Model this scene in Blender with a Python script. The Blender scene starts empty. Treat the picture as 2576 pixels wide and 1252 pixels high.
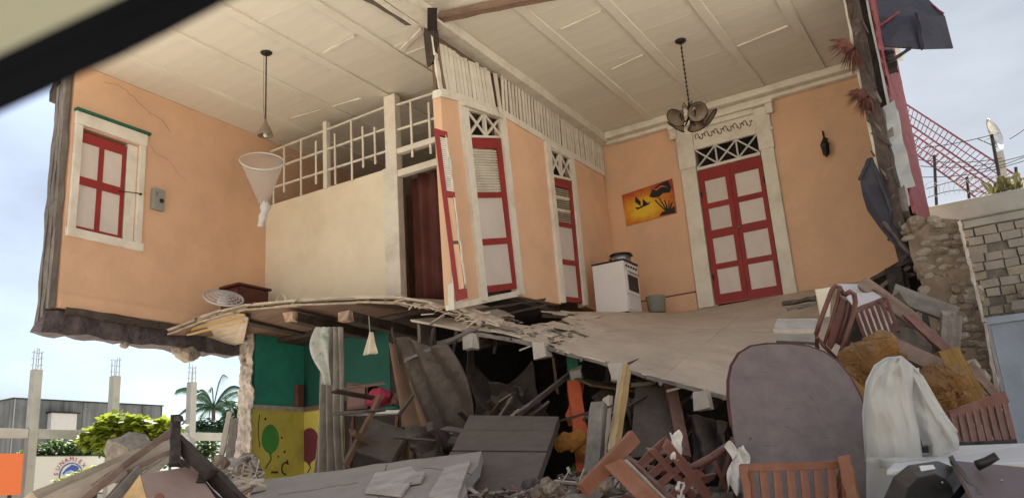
import bpy, bmesh, math, random
from mathutils import Vector, Matrix, noise
R = random.Random(7)
rad = math.radians
scn = bpy.context.scene
COL = scn.collection

# ------------------------------------------------------------------ camera, world, sun, exposure
EYE = Vector((0, 0, 1.5))
FOC, YAW, PITCH, ROLL = 2134.7, rad(30.15), rad(15.69), rad(-4.09)
fwd = Vector((-math.sin(YAW)*math.cos(PITCH), math.cos(YAW)*math.cos(PITCH), math.sin(PITCH)))
_r = Vector((math.cos(YAW), math.sin(YAW), 0)); _u = _r.cross(fwd)
rt = math.cos(ROLL)*_r + math.sin(ROLL)*_u
up = -math.sin(ROLL)*_r + math.cos(ROLL)*_u
cam = bpy.data.cameras.new('camera'); camo = bpy.data.objects.new('camera', cam); COL.objects.link(camo)
M3 = Matrix((rt, up, -fwd)).transposed()
camo.matrix_world = Matrix.Translation(EYE) @ M3.to_4x4()
cam.sensor_width = 36; cam.lens = 36*FOC/2576
cam.clip_start = 0.02; cam.clip_end = 3000
cam.dof.use_dof = True; cam.dof.focus_distance = 9.5; cam.dof.aperture_fstop = cam.lens/1000/0.0075
scn.camera = camo

world = bpy.data.worlds.new('World'); scn.world = world; world.use_nodes = True
nt = world.node_tree; nt.nodes.clear()
SUN_EL, SUN_DIR = rad(52), Vector((-0.78, 0.62))          # horizontal direction towards the sun
out = nt.nodes.new('ShaderNodeOutputWorld'); bg = nt.nodes.new('ShaderNodeBackground')
sky = nt.nodes.new('ShaderNodeTexSky'); sky.sky_type = 'NISHITA'; sky.sun_disc = False
sky.sun_elevation = SUN_EL; sky.sun_rotation = math.atan2(SUN_DIR.x, SUN_DIR.y)
sky.air_density = 1.0; sky.dust_density = 1.0; sky.ozone_density = 1.0
tc = nt.nodes.new('ShaderNodeTexCoord'); mp = nt.nodes.new('ShaderNodeMapping'); mp.inputs['Scale'].default_value = (1, 1, 2.6)
n1 = nt.nodes.new('ShaderNodeTexNoise'); n1.inputs['Scale'].default_value = 1.7; n1.inputs['Detail'].default_value = 7; n1.inputs['Roughness'].default_value = .55
cr = nt.nodes.new('ShaderNodeValToRGB'); cr.color_ramp.elements[0].position = .36; cr.color_ramp.elements[1].position = .68
# broad cloud bank over the right-hand (east) half of the sky, thin cloud elsewhere
dt = nt.nodes.new('ShaderNodeVectorMath'); dt.operation = 'DOT_PRODUCT'; dt.inputs[1].default_value = (0.80, 0.60, 0.0)
mr = nt.nodes.new('ShaderNodeMapRange'); mr.inputs['From Min'].default_value = -.1; mr.inputs['From Max'].default_value = .75
mr.inputs['To Min'].default_value = 0.0; mr.inputs['To Max'].default_value = .55
ad = nt.nodes.new('ShaderNodeMath'); ad.operation = 'ADD'
mx = nt.nodes.new('ShaderNodeMixRGB'); mx.inputs[2].default_value = (6.6, 6.75, 7.2, 1)
n2 = nt.nodes.new('ShaderNodeTexNoise'); n2.inputs['Scale'].default_value = 4.5; n2.inputs['Detail'].default_value = 5
cr2 = nt.nodes.new('ShaderNodeValToRGB'); cr2.color_ramp.elements[0].position = .3; cr2.color_ramp.elements[0].color = (2.7, 3.0, 3.45, 1)
cr2.color_ramp.elements[1].position = .75; cr2.color_ramp.elements[1].color = (4.1, 4.4, 4.9, 1)
L = nt.links.new
L(tc.outputs['Generated'], mp.inputs[0]); L(mp.outputs[0], n1.inputs['Vector']); L(mp.outputs[0], n2.inputs['Vector'])
L(n1.outputs[0], ad.inputs[0]); L(tc.outputs['Generated'], dt.inputs[0]); L(dt.outputs['Value'], mr.inputs[0]); L(mr.outputs[0], ad.inputs[1])
L(ad.outputs[0], cr.inputs[0]); L(cr.outputs[0], mx.inputs[0]); L(sky.outputs[0], mx.inputs[1])
L(n2.outputs[0], cr2.inputs[0]); L(cr2.outputs[0], mx.inputs[2])
L(mx.outputs[0], bg.inputs[0]); bg.inputs[1].default_value = 0.055; L(bg.outputs[0], out.inputs[0])

sun = bpy.data.lights.new('sun', 'SUN'); sun.energy = 5.0; sun.angle = rad(.6); sun.color = (1, .95, .87)
suno = bpy.data.objects.new('sun', sun); COL.objects.link(suno)
sd = Vector((SUN_DIR.x*math.cos(SUN_EL), SUN_DIR.y*math.cos(SUN_EL), math.sin(SUN_EL))).normalized()
suno.rotation_euler = sd.to_track_quat('Z', 'Y').to_euler(); suno.location = (-20, 20, 40)

scn.view_settings.view_transform = 'Standard'; scn.view_settings.look = 'None'
scn.view_settings.gamma = 1; scn.view_settings.use_curve_mapping = False
scn.view_settings.exposure = 1.75
scn.render.engine = 'CYCLES'
scn.cycles.max_bounces = 8; scn.cycles.diffuse_bounces = 5

# ------------------------------------------------------------------ helpers: measuring
def ray(px, py): return (px-1288)*rt - (py-626)*up + FOC*fwd
def at(px, py, d): return EYE + ray(px, py)*(d/FOC)                 # a point d metres deep
def on(px, py, axis, val):                                            # a point on a house plane
    r = ray(px, py); return EYE + r*((val-EYE[axis])/r[axis])

# ------------------------------------------------------------------ helpers: materials
MATS = {}
def mat(name, c, var=.12, scale=3, rough=.75, bump=.15, bscale=30, metal=0, stretch=(1, 1, 1), dirt=None, dscale=1.2, damt=.5, trans=0, alpha=1, spec=.35, dust=0, ov=.07):
    m = bpy.data.materials.new(name); m.use_nodes = True; t = m.node_tree; t.nodes.clear(); N = t.nodes.new; l = t.links.new
    o = N('ShaderNodeOutputMaterial'); b = N('ShaderNodeBsdfPrincipled'); l(b.outputs[0], o.inputs[0])
    co = N('ShaderNodeTexCoord'); mpn = N('ShaderNodeMapping'); mpn.inputs['Scale'].default_value = stretch
    l(co.outputs['Object'], mpn.inputs[0])
    no = N('ShaderNodeTexNoise'); no.inputs['Scale'].default_value = scale; no.inputs['Detail'].default_value = 8; no.inputs['Roughness'].default_value = .62
    l(mpn.outputs[0], no.inputs['Vector'])
    rp = N('ShaderNodeValToRGB'); rp.color_ramp.elements[0].position = .3; rp.color_ramp.elements[1].position = .7
    rp.color_ramp.elements[0].color = tuple(x*(1-var) for x in c)+(1,); rp.color_ramp.elements[1].color = tuple(min(1, x*(1+var)) for x in c)+(1,)
    l(no.outputs[0], rp.inputs[0]); col = rp.outputs[0]
    if dirt:
        nd = N('ShaderNodeTexNoise'); nd.inputs['Scale'].default_value = dscale; nd.inputs['Detail'].default_value = 9; nd.inputs['Roughness'].default_value = .7
        l(co.outputs['Object'], nd.inputs['Vector'])
        rd = N('ShaderNodeValToRGB'); rd.color_ramp.elements[0].position = .48; rd.color_ramp.elements[1].position = .72
        l(nd.outputs[0], rd.inputs[0]); mu = N('ShaderNodeMath'); mu.operation = 'MULTIPLY'; mu.inputs[1].default_value = damt; l(rd.outputs[0], mu.inputs[0])
        mi = N('ShaderNodeMixRGB'); l(mu.outputs[0], mi.inputs[0]); l(col, mi.inputs[1]); mi.inputs[2].default_value = tuple(dirt)+(1,); col = mi.outputs[0]
    if dust:      # settled plaster dust on upward faces
        ge = N('ShaderNodeNewGeometry'); sp = N('ShaderNodeSeparateXYZ'); l(ge.outputs['Normal'], sp.inputs[0])
        nn_ = N('ShaderNodeTexNoise'); nn_.inputs['Scale'].default_value = 7; nn_.inputs['Detail'].default_value = 9; nn_.inputs['Roughness'].default_value = .75; l(co.outputs['Object'], nn_.inputs['Vector'])
        m1_ = N('ShaderNodeMath'); m1_.operation = 'MULTIPLY_ADD'; m1_.inputs[1].default_value = .45; l(sp.outputs['Z'], m1_.inputs[0]); l(nn_.outputs[0], m1_.inputs[2])
        m2_ = N('ShaderNodeMapRange'); m2_.inputs['From Min'].default_value = .5; m2_.inputs['From Max'].default_value = 1.0; m2_.inputs['To Max'].default_value = dust; l(m1_.outputs[0], m2_.inputs[0])
        mi2 = N('ShaderNodeMixRGB'); l(m2_.outputs[0], mi2.inputs[0]); l(col, mi2.inputs[1]); mi2.inputs[2].default_value = (.40, .335, .265, 1); col = mi2.outputs[0]
    oi = N('ShaderNodeObjectInfo'); mro = N('ShaderNodeMapRange'); mro.inputs['To Min'].default_value = 1-ov; mro.inputs['To Max'].default_value = 1+ov
    l(oi.outputs['Random'], mro.inputs[0]); vm = N('ShaderNodeVectorMath'); vm.operation = 'SCALE'; l(col, vm.inputs[0]); l(mro.outputs[0], vm.inputs['Scale'])
    l(vm.outputs[0], b.inputs['Base Color'])
    b.inputs['Roughness'].default_value = rough; b.inputs['Metallic'].default_value = metal; b.inputs['Specular IOR Level'].default_value = spec
    if bump:
        nb = N('ShaderNodeTexNoise'); nb.inputs['Scale'].default_value = bscale; nb.inputs['Detail'].default_value = 6; l(mpn.outputs[0], nb.inputs['Vector'])
        bu = N('ShaderNodeBump'); bu.inputs['Strength'].default_value = bump; bu.inputs['Distance'].default_value = .02
        l(nb.outputs[0], bu.inputs['Height']); l(bu.outputs[0], b.inputs['Normal'])
    if trans:
        tr = N('ShaderNodeBsdfTranslucent'); l(vm.outputs[0], tr.inputs[0]); ms = N('ShaderNodeMixShader'); ms.inputs[0].default_value = trans
        l(b.outputs[0], ms.inputs[1]); l(tr.outputs[0], ms.inputs[2]); l(ms.outputs[0], o.inputs[0])
    if alpha < 1:
        tp = N('ShaderNodeBsdfTransparent'); ms = N('ShaderNodeMixShader'); ms.inputs[0].default_value = alpha
        src = o.inputs[0].links[0].from_socket; l(tp.outputs[0], ms.inputs[1]); l(src, ms.inputs[2]); l(ms.outputs[0], o.inputs[0])
    MATS[name] = m; return m

mat('peach', (.74, .465, .295), .07, 1.6, .8, .15, 18, dirt=(.56, .35, .245), dscale=1.1, damt=.5)
mat('cream', (.76, .67, .51), .05, 1.5, .8, .08, 20, dirt=(.56, .45, .30), dscale=1.0, damt=.4)
mat('trim', (.75, .69, .585), .08, 3, .7, .15, 25, dirt=(.38, .31, .22), dscale=2.2, damt=.45)
mat('ceiling', (.74, .69, .585), .05, 1.3, .8, .12, 14, stretch=(1, 4, 1), dirt=(.55, .46, .32), dscale=.8, damt=.35, ov=.018)
mat('panel_white', (.66, .58, .52), .05, 2, .65, .08, 20, dirt=(.45, .36, .3), dscale=1.6, damt=.3)
mat('red', (.30, .030, .026), .12, 4, .5, .1, 30, dirt=(.13, .02, .02), dscale=2.5, damt=.4)
mat('red_faded', (.19, .026, .030), .2, 4, .7, .2, 30, dirt=(.2, .16, .15), dscale=3, damt=.5)
mat('dark_wood', (.055, .038, .030), .4, 6, .8, .5, 30, stretch=(.25, 2, 2), dirt=(.12, .09, .07), dscale=3, damt=.5, dust=0.35)
mat('sill_wood', (.075, .06, .065), .5, 7, .85, .7, 20, stretch=(2, .4, 2), dirt=(.16, .12, .11), dscale=3, damt=.7)
mat('weathered', (.17, .145, .125), .35, 6, .9, .5, 26, stretch=(.3, 2, 2), dirt=(.06, .05, .04), dscale=3, damt=.6, dust=0.5)
mat('plank_pale', (.50, .415, .32), .25, 5, .85, .4, 26, stretch=(.25, 2, 2), dirt=(.2, .15, .1), dscale=2.5, damt=.5, dust=0.4)  # tone raised to stand for sunlight missing from the front boards
mat('plank_brown', (.20, .125, .09), .3, 6, .8, .4, 26, stretch=(.2, 2, 2), dirt=(.1, .06, .05), dscale=3, damt=.5, dust=0.45)
mat('yellow_wood', (.47, .31, .13), .25, 6, .75, .3, 30, stretch=(.2, 2, 2), dirt=(.25, .16, .08), dscale=3, damt=.4, dust=0.3)
mat('joist', (.36, .24, .16), .3, 9, .9, .6, 30, dirt=(.50, .42, .33), dscale=6, damt=.6)
mat('orange_wood', (.215, .078, .038), .22, 5, .5, .15, 30, stretch=(.2, 2, 2), dirt=(.16, .07, .04), dscale=3, damt=.4, dust=0.25)
mat('mahogany', (.115, .038, .028), .3, 5, .4, .12, 30, stretch=(.3, 2, 2), dirt=(.2, .12, .09), dscale=4, damt=.3, dust=0.3)
mat('rust_wood', (.165, .065, .048), .25, 5, .6, .2, 30, stretch=(.3, 2, 2), dirt=(.1, .05, .04), dscale=4, damt=.4, dust=0.35)
mat('floor', (.60, .495, .39), .13, 2.2, .75, .3, 16, dirt=(.33, .25, .19), dscale=1.7, damt=.6, dust=.3, ov=.05)
mat('slab', (.25, .235, .215), .2, 3, .85, .4, 22, dirt=(.42, .39, .36), dscale=2.6, damt=.6, dust=0.7)
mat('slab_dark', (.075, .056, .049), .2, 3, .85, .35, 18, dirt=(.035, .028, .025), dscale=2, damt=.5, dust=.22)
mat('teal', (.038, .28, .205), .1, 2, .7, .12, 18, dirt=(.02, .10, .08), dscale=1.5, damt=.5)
mat('teal_shaded', (.012, .09, .07), .15, 2, .7, .12, 18)  # darker copy of teal, shade on the rear wall put into the colour
mat('yellow', (.60, .52, .11), .1, 2, .7, .1, 20, dirt=(.35, .25, .05), dscale=3, damt=.5)
mat('green_balloon', (.07, .32, .07), .1, 6, .5, .05, 20)
mat('maroon_balloon', (.16, .035, .05), .1, 6, .5, .05, 20)
mat('ink', (.02, .02, .02), .2, 6, .6, 0)
mat('stone', (.33, .28, .22), .35, 4, .95, .8, 14, dirt=(.14, .10, .07), dscale=3, damt=.6)
mat('stone_brown', (.20, .145, .10), .4, 4, .95, .9, 14, dirt=(.42, .36, .29), dscale=4, damt=.5, dust=0.3)
mat('mortar', (.20, .145, .10), .35, 5, .95, .8, 12, dirt=(.09, .065, .045), dscale=3, damt=.6, dust=0.3)
mat('plaster_edge', (.48, .42, .36), .2, 5, .9, .5, 16, dirt=(.25, .2, .16), dscale=4, damt=.6)
mat('block', (.33, .30, .245), .22, 4, .95, .6, 18, dirt=(.14, .12, .10), dscale=2, damt=.6)
mat('block_mortar', (.21, .185, .15), .3, 6, .95, .6, 18)
mat('block_warm', (.31, .275, .20), .22, 4, .95, .6, 18, dirt=(.25, .2, .13), dscale=3, damt=.5)
mat('concrete', (.40, .39, .34), .18, 3, .9, .4, 16, dirt=(.24, .23, .20), dscale=1.5, damt=.5)
mat('blue_wall', (.36, .40, .47), .1, 2, .8, .15, 14, dirt=(.22, .24, .29), dscale=1.2, damt=.55)
mat('ground', (.50, .46, .40), .2, .6, .95, .5, 3, dirt=(.25, .22, .19), dscale=.4, damt=.5)  # tone raised so the sunlit ground bounces light into the rooms
mat('bounce_road', (.36, .34, .31), .2, 2, .9, .3, 60)  # unseen road, lightened to bounce sun into the rooms
mat('rubble', (.22, .18, .15), .4, 4, .95, .9, 12, dirt=(.08, .06, .05), dscale=2, damt=.7, dust=0.7)
mat('table', (.138, .100, .098), .12, 3, .42, .1, 30, stretch=(1, 1, 3), dirt=(.10, .07, .068), dscale=1.0, damt=.5, dust=0.3)
mat('plastic_sheet', (.72, .71, .67), .08, 2, .3, .25, 5, trans=.45, alpha=.84)
mat('white_plastic', (.62, .60, .57), .08, 3, .45, .1, 10, dirt=(.4, .36, .33), dscale=3, damt=.4)
mat('white_cloth', (.62, .58, .54), .12, 5, .9, .4, 60, trans=.2, dirt=(.36, .3, .26), dscale=3, damt=.5)
mat('net', (.78, .73, .69), .05, 5, .9, 0, trans=.5, alpha=.30)
mat('net_dense', (.78, .76, .74), .08, 8, .9, .3, 30, trans=.3)
mat('curtain', (.36, .31, .25), .25, 3, .95, .4, 60, stretch=(3, 3, .4), dirt=(.15, .12, .10), dscale=3, damt=.6, dust=0.2)
mat('curtain_dark', (.12, .038, .03), .3, 2.2, .95, .3, 60, trans=.1)
mat('cloth_brown', (.055, .038, .028), .25, 2, .95, .5, 20, dirt=(.085, .065, .04), dscale=2.2, damt=.5, dust=0.3)
mat('cloth_pink', (.40, .05, .08), .2, 4, .9, .3, 30)
mat('black', (.012, .012, .013), .3, 4, .45, .15, 20, dust=0.15)
mat('rubber', (.004, .0045, .006), .2, 4, .9, .1, 40, spec=.03)
mat('headliner', (.24, .24, .18), .08, 3, .95, .2, 60)
mat('seal_highlight', (.035, .04, .045), .1, 3, .4, 0)  # paler than the rubber to stand for the highlight along the seal
mat('metal_dark', (.035, .03, .028), .3, 6, .45, .2, 30, metal=.6)
mat('metal', (.42, .41, .40), .15, 5, .35, .1, 30, metal=.9)
mat('metal_red', (.22, .05, .055), .2, 5, .6, .2, 30, dirt=(.35, .28, .25), dscale=6, damt=.4)
mat('glass_shade', (.30, .22, .15), .2, 6, .3, .1, 20, trans=.3)
mat('stove_white', (.72, .68, .67), .04, 3, .35, .03, 20, dirt=(.5, .44, .4), dscale=3, damt=.3)
mat('awning', (.035, .033, .045), .3, 3, .6, .3, 10, dirt=(.09, .08, .09), dscale=2, damt=.5)
mat('rattan', (.22, .105, .03), .4, 7, .85, 1.0, 16, dirt=(.09, .045, .018), dscale=4, damt=.8, dust=0.25)
mat('straw', (.27, .155, .045), .35, 9, .9, .9, 30, stretch=(.3, 3, 3), dirt=(.2, .12, .04), dscale=4, damt=.6)
mat('fan_grey', (.42, .39, .37), .1, 3, .5, 0)
mat('cabinet', (.075, .018, .012), .25, 5, .45, .15, 30, stretch=(.3, 2, 2))
mat('leaf_yellow', (.24, .29, .03), .35, 2.5, .6, 0, trans=.45)
mat('leaf_dry', (.17, .155, .06), .4, 3, .8, 0, trans=.2)
mat('leaf_green', (.07, .13, .025), .4, 2.5, .6, 0, trans=.35)
mat('leaf_palm', (.055, .12, .07), .3, 2.5, .6, 0, trans=.25)
mat('dry_leaf', (.13, .05, .035), .4, 6, .9, .3, 30)
mat('bark', (.16, .13, .10), .3, 5, .95, .7, 20)
mat('sign_orange', (.72, .17, .05), .05, 2, .6, 0, dirt=(.5, .14, .06), dscale=2, damt=.4)
mat('sign_white', (.66, .66, .60), .04, 2, .6, 0, dirt=(.5, .5, .44), dscale=2, damt=.4)
mat('sign_blue', (.05, .09, .38), .1, 3, .6, 0)
mat('sign_lightblue', (.25, .38, .6), .1, 3, .6, 0)
mat('sign_red', (.42, .06, .16), .1, 3, .6, 0)
mat('shed_wall', (.16, .165, .165), .45, 2.2, .8, .2, 8, stretch=(2, 2, .10), dirt=(.07, .07, .07), dscale=.6, damt=.8)
mat('galvanised', (.38, .38, .37), .15, 2, .5, .2, 20, metal=.4)
mat('green_paint', (.02, .12, .07), .2, 4, .7, .1, 30)
mat('orange_red', (.50, .095, .03), .15, 4, .6, .1, 30, dirt=(.3, .06, .03), dscale=3, damt=.5)
mat('plush_orange', (.42, .17, .035), .3, 7, .95, .5, 50, dirt=(.12, .16, .03), dscale=5, damt=.7)
mat('paper', (.66, .63, .6), .08, 4, .9, .2, 20)
mat('crack', (.20, .12, .08), .3, 9, 1, 0)
mat('hole', (.03, .022, .018), .3, 3, 1, .3, 10)  # near-black stands for the shade inside openings
mat('interior_brown', (.20, .12, .075), .25, 2, .9, .3, 14)
mat('interior_shade', (.032, .026, .022), .3, 2, .95, .4, 10, dust=0.25)  # near-black colour stands for the deep shade inside the rooms
mat('charred', (.028, .020, .018), .4, 8, .8, .5, 30, stretch=(.25, 2, 2), dust=.12)
mat('splinter', (.42, .33, .23), .35, 9, .9, .4, 30, dust=.3)
mat('box_lid', (.34, .20, .155), .15, 4, .7, .2, 20, stretch=(.3, 2, 2), dirt=(.2, .12, .09), dscale=2.5, damt=.5, dust=0.4)
mat('brown_top', (.13, .085, .08), .15, 3, .5, .1, 20, dirt=(.08, .05, .045), dscale=3, damt=.5)
mat('cane', (.20, .10, .03), .4, 8, .9, .5, 30)
mat('grey_box', (.28, .27, .24), .1, 4, .5, .05, 20)

def picture_mat():
    m = bpy.data.materials.new('painting_canvas'); m.use_nodes = True; t = m.node_tree; N = t.nodes.new; l = t.links.new
    b = t.nodes['Principled BSDF']; co = N('ShaderNodeTexCoord'); mp_ = N('ShaderNodeMapping'); l(co.outputs['Generated'], mp_.inputs[0])
    mp_.inputs['Location'].default_value = (-.42, 0, -.42); mp_.inputs['Scale'].default_value = (1, 0, 1.15)
    ln = N('ShaderNodeVectorMath'); ln.operation = 'LENGTH'; l(mp_.outputs[0], ln.inputs[0])
    no = N('ShaderNodeTexNoise'); no.inputs['Scale'].default_value = 7; l(co.outputs['Generated'], no.inputs['Vector'])
    a = N('ShaderNodeMath'); a.operation = 'MULTIPLY_ADD'; a.inputs[1].default_value = .35; l(no.outputs[0], a.inputs[0]); l(ln.outputs['Value'], a.inputs[2])
    r = N('ShaderNodeValToRGB'); l(a.outputs[0], r.inputs[0])
    e = r.color_ramp.elements; e[0].position = .34; e[0].color = (.80, .52, .03, 1); e[1].position = .88; e[1].color = (.36, .035, .015, 1)
    k = r.color_ramp.elements.new(.60); k.color = (.66, .22, .015, 1)
    l(r.outputs[0], b.inputs['Base Color']); b.inputs['Roughness'].default_value = .6
    MATS['painting'] = m
picture_mat()

# ------------------------------------------------------------------ helpers: objects
def thing(name, label, cat, loc=(0, 0, 0), group=None):
    o = bpy.data.objects.new(name, None); o.empty_display_size = .2; COL.objects.link(o); o.location = loc
    o['label'] = label; o['category'] = cat
    if group: o['group'] = group
    return o
def tag(o, label, cat, group=None):
    o['label'] = label; o['category'] = cat
    if group: o['group'] = group
    return o
WM = {}            # world matrix of everything that can be a parent
def wm(o): return WM.get(o.name) or Matrix.Translation(o.location)
def put(name, me, m, parent=None, kind=None, mtx=None, smooth=False):
    o = bpy.data.objects.new(name, me); COL.objects.link(o)
    if m is not None and not me.materials: me.materials.append(MATS[m] if isinstance(m, str) else m)
    if mtx is not None: o.matrix_world = mtx
    WM[o.name] = mtx.copy() if mtx is not None else Matrix()
    if parent is not None:
        o.parent = parent; o.matrix_parent_inverse = wm(parent).inverted()
    if kind: o['kind'] = kind
    if smooth:
        for p in me.polygons: p.use_smooth = True
    return o
class MB:
    def __init__(s): s.v = []; s.f = []
    def add(s, vs, fs):
        n = len(s.v); s.v += [tuple(v) for v in vs]; s.f += [tuple(i+n for i in f) for f in fs]; return s
    def box(s, x0, x1, y0, y1, z0, z1):
        return s.add([(x, y, z) for x in (x0, x1) for y in (y0, y1) for z in (z0, z1)],
                     [(0, 1, 3, 2), (4, 6, 7, 5), (0, 4, 5, 1), (2, 3, 7, 6), (0, 2, 6, 4), (1, 5, 7, 3)])
    def hexa(s, q):      # 8 points: bottom four then top four
        return s.add(q, [(3, 2, 1, 0), (4, 5, 6, 7), (0, 1, 5, 4), (1, 2, 6, 5), (2, 3, 7, 6), (3, 0, 4, 7)])
    def prism(s, pts, d):
        d = Vector(d); n = len(pts); a = [Vector(p) for p in pts]
        return s.add(a+[p+d for p in a], [tuple(range(n)), tuple(range(2*n-1, n-1, -1))]+[(i, i+n, (i+1) % n+n, (i+1) % n) for i in range(n)])
    def tube(s, pts, r, n=8, cap=True):
        pts = [Vector(p) for p in pts]; k = len(pts); rr = r if isinstance(r, (list, tuple)) else [r]*k
        vs = []; pu = None
        for i, p in enumerate(pts):
            t = (pts[min(i+1, k-1)]-pts[max(i-1, 0)]).normalized()
            if pu is None: pu = t.orthogonal().normalized()
            pu = (pu - t*pu.dot(t)).normalized(); w = t.cross(pu)
            for j in range(n):
                a = 2*math.pi*j/n; vs.append(p+(pu*math.cos(a)+w*math.sin(a))*rr[i])
        fs = [(i*n+j, i*n+(j+1) % n, (i+1)*n+(j+1) % n, (i+1)*n+j) for i in range(k-1) for j in range(n)]
        if cap: fs += [tuple(range(n-1, -1, -1)), tuple(range((k-1)*n, k*n))]
        return s.add(vs, fs)
    def lathe(s, prof, c, n=16, ax=(0, 0, 1)):
        c = Vector(c); a = Vector(ax).normalized(); u = a.orthogonal().normalized(); w = a.cross(u); vs = []
        for r, h in prof:
            for j in range(n):
                t = 2*math.pi*j/n; vs.append(c+a*h+(u*math.cos(t)+w*math.sin(t))*r)
        k = len(prof)
        return s.add(vs, [(i*n+j, i*n+(j+1) % n, (i+1)*n+(j+1) % n, (i+1)*n+j) for i in range(k-1) for j in range(n)])
    def sheet(s, fn, nu, nv):
        vs = [fn(i/nu, j/nv) for j in range(nv+1) for i in range(nu+1)]
        return s.add(vs, [(j*(nu+1)+i, j*(nu+1)+i+1, (j+1)*(nu+1)+i+1, (j+1)*(nu+1)+i) for j in range(nv) for i in range(nu)])
    def build(s, name, m, parent=None, kind=None, smooth=False, solid=0, bevel=0, fix=True):
        me = bpy.data.meshes.new(name); me.from_pydata(s.v, [], s.f)
        if fix and not solid:
            b = bmesh.new(); b.from_mesh(me); bmesh.ops.recalc_face_normals(b, faces=b.faces); b.to_mesh(me); b.free()
        me.update()
        o = put(name, me, m, parent, kind, smooth=smooth)
        if solid: md = o.modifiers.new('s', 'SOLIDIFY'); md.thickness = solid; md.offset = 0
        if bevel:
            md = o.modifiers.new('b', 'BEVEL'); md.width = bevel; md.segments = 2; md.limit_method = 'ANGLE'
        return o
def timber(name, p0, p1, w, h, m, parent=None, rough=.006, seg=7, ragged=.04, bow=0, upv=None, kind=None):
    """a length of wood as an object of its own, grain along its local X, slightly uneven, broken ends"""
    p0 = Vector(p0); p1 = Vector(p1); x = (p1-p0); Ln = x.length; x.normalize()
    z = Vector(upv) if upv else Vector((0, 0, 1))
    if abs(z.dot(x)) > .97: z = Vector((0, 1, 0))
    y = z.cross(x).normalized(); z = x.cross(y)
    vs = []
    for i in range(seg+1):
        t = i/seg; b = bow*math.sin(math.pi*t)
        for (a, c) in ((-1, -1), (1, -1), (1, 1), (-1, 1)):
            e = R.uniform(-ragged, ragged) if i in (0, seg) else 0
            vs.append((t*Ln+e, a*w/2+R.uniform(-rough, rough), c*h/2+R.uniform(-rough, rough)+b))
    fs = [(i*4+j, i*4+(j+1) % 4, i*4+4+(j+1) % 4, i*4+4+j) for i in range(seg) for j in range(4)]+[(3, 2, 1, 0), tuple(seg*4+j for j in range(4))]
    me = bpy.data.meshes.new(name); me.from_pydata(vs, [], fs)
    b = bmesh.new(); b.from_mesh(me); bmesh.ops.recalc_face_normals(b, faces=b.faces); b.to_mesh(me); b.free(); me.update()
    mt = Matrix((x, y, z)).transposed().to_4x4(); mt.translation = p0
    return put(name, me, m, parent, kind, mtx=mt)
class Quad:
    """a flat panel between four corners (lower left, lower right, upper right, upper left), depth towards n"""
    def __init__(s, a, b, c, d, n): s.c = [Vector(x) for x in (a, b, c, d)]; s.n = Vector(n).normalized()
    def p(s, u, v, d=0):
        a, b, c, e = s.c; return a*(1-u)*(1-v)+b*u*(1-v)+c*u*v+e*(1-u)*v+s.n*d
    def box(s, u0, u1, v0, v1, d0, d1, mb=None):
        mb = mb or MB(); return mb.hexa([s.p(u0, v0, d0), s.p(u1, v0, d0), s.p(u1, v1, d0), s.p(u0, v1, d0), s.p(u0, v0, d1), s.p(u1, v0, d1), s.p(u1, v1, d1), s.p(u0, v1, d1)])
    def bar(s, u0, v0, u1, v1, w, d0, d1, mb=None):
        mb = mb or MB(); a = s.p(u0, v0); b = s.p(u1, v1); t = (b-a).normalized(); k = s.n.cross(t).normalized()*w/2
        q = [a-k, b-k, b+k, a+k]; return mb.hexa([x+s.n*d0 for x in q]+[x+s.n*d1 for x in q])
    def sub(s, u0, u1, v0, v1, d=0): return Quad(s.p(u0, v0, d), s.p(u1, v0, d), s.p(u1, v1, d), s.p(u0, v1, d), s.n)

def rock_mesh(seed, sub=2, flat=.8):
    b = bmesh.new(); bmesh.ops.create_icosphere(b, subdivisions=sub, radius=.5)
    for v in b.verts:
        p = v.co.copy(); k = 1+.5*noise.noise(p*1.8+Vector((seed*7.1, 0, 0)))+.18*noise.noise(p*5+Vector((0, seed*3.3, 0)))
        v.co = Vector((p.x*k, p.y*k*.9, p.z*k*flat))
        for a in range(3): v.co[a] = max(-.42, min(.42, v.co[a]))
    me = bpy.data.meshes.new('stone'); b.to_mesh(me); b.free(); return me
ROCKS = {}
def rock(name, loc, size, m, parent=None, kind=None, rot=None):
    key = (m, R.randrange(7))
    if key not in ROCKS:
        ROCKS[key] = rock_mesh(key[1]+len(m)); ROCKS[key].materials.append(MATS[m])
    sz = Vector(size) if not isinstance(size, (int, float)) else Vector((size, size, size))
    e = rot or (R.uniform(-.5, .5), R.uniform(-.5, .5), R.uniform(0, 6.3))
    from mathutils import Euler
    mt = Matrix.Translation(Vector(loc)) @ Euler(e).to_matrix().to_4x4() @ Matrix.Diagonal((sz.x, sz.y, sz.z, 1))
    return put(name, ROCKS[key], None, parent, kind, mtx=mt)

# ------------------------------------------------------------------ the setting
g = MB(); g.add([(-900, -900, 0), (900, -900, 0), (900, 900, 0), (-900, 900, 0)], [(0, 1, 2, 3)])
g.build('ground', 'ground', kind='structure')
g = MB(); g.add([(-200, -7, .004), (200, -7, .004), (200, -1.2, .004), (-200, -1.2, .004)], [(0, 1, 2, 3)])
g.build('road', 'bounce_road', kind='structure')
def mound(X, Y):
    a = max(0, min(1, (Y-3.6)/1.6)); b = max(0, min(1, (1.6-X)/1.2)); c = max(0, min(1, (X+11.5)/2)); d = max(0, min(1, (17-Y)/2))
    return 1.28*a*b*c*d*(.85+.22*noise.noise(Vector((X*.9, Y*.9, 0))))
g = MB(); g.sheet(lambda u, v: (-12+14.5*u, 3.4+14*v, .008+mound(-12+14.5*u, 3.4+14*v)+.10*noise.noise(Vector((u*40, v*38, 3)))*min(1, mound(-12+14.5*u, 3.4+14*v)*3)), 70, 70)
g.build('rubble_mound', 'rubble', kind='structure', smooth=False)

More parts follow.
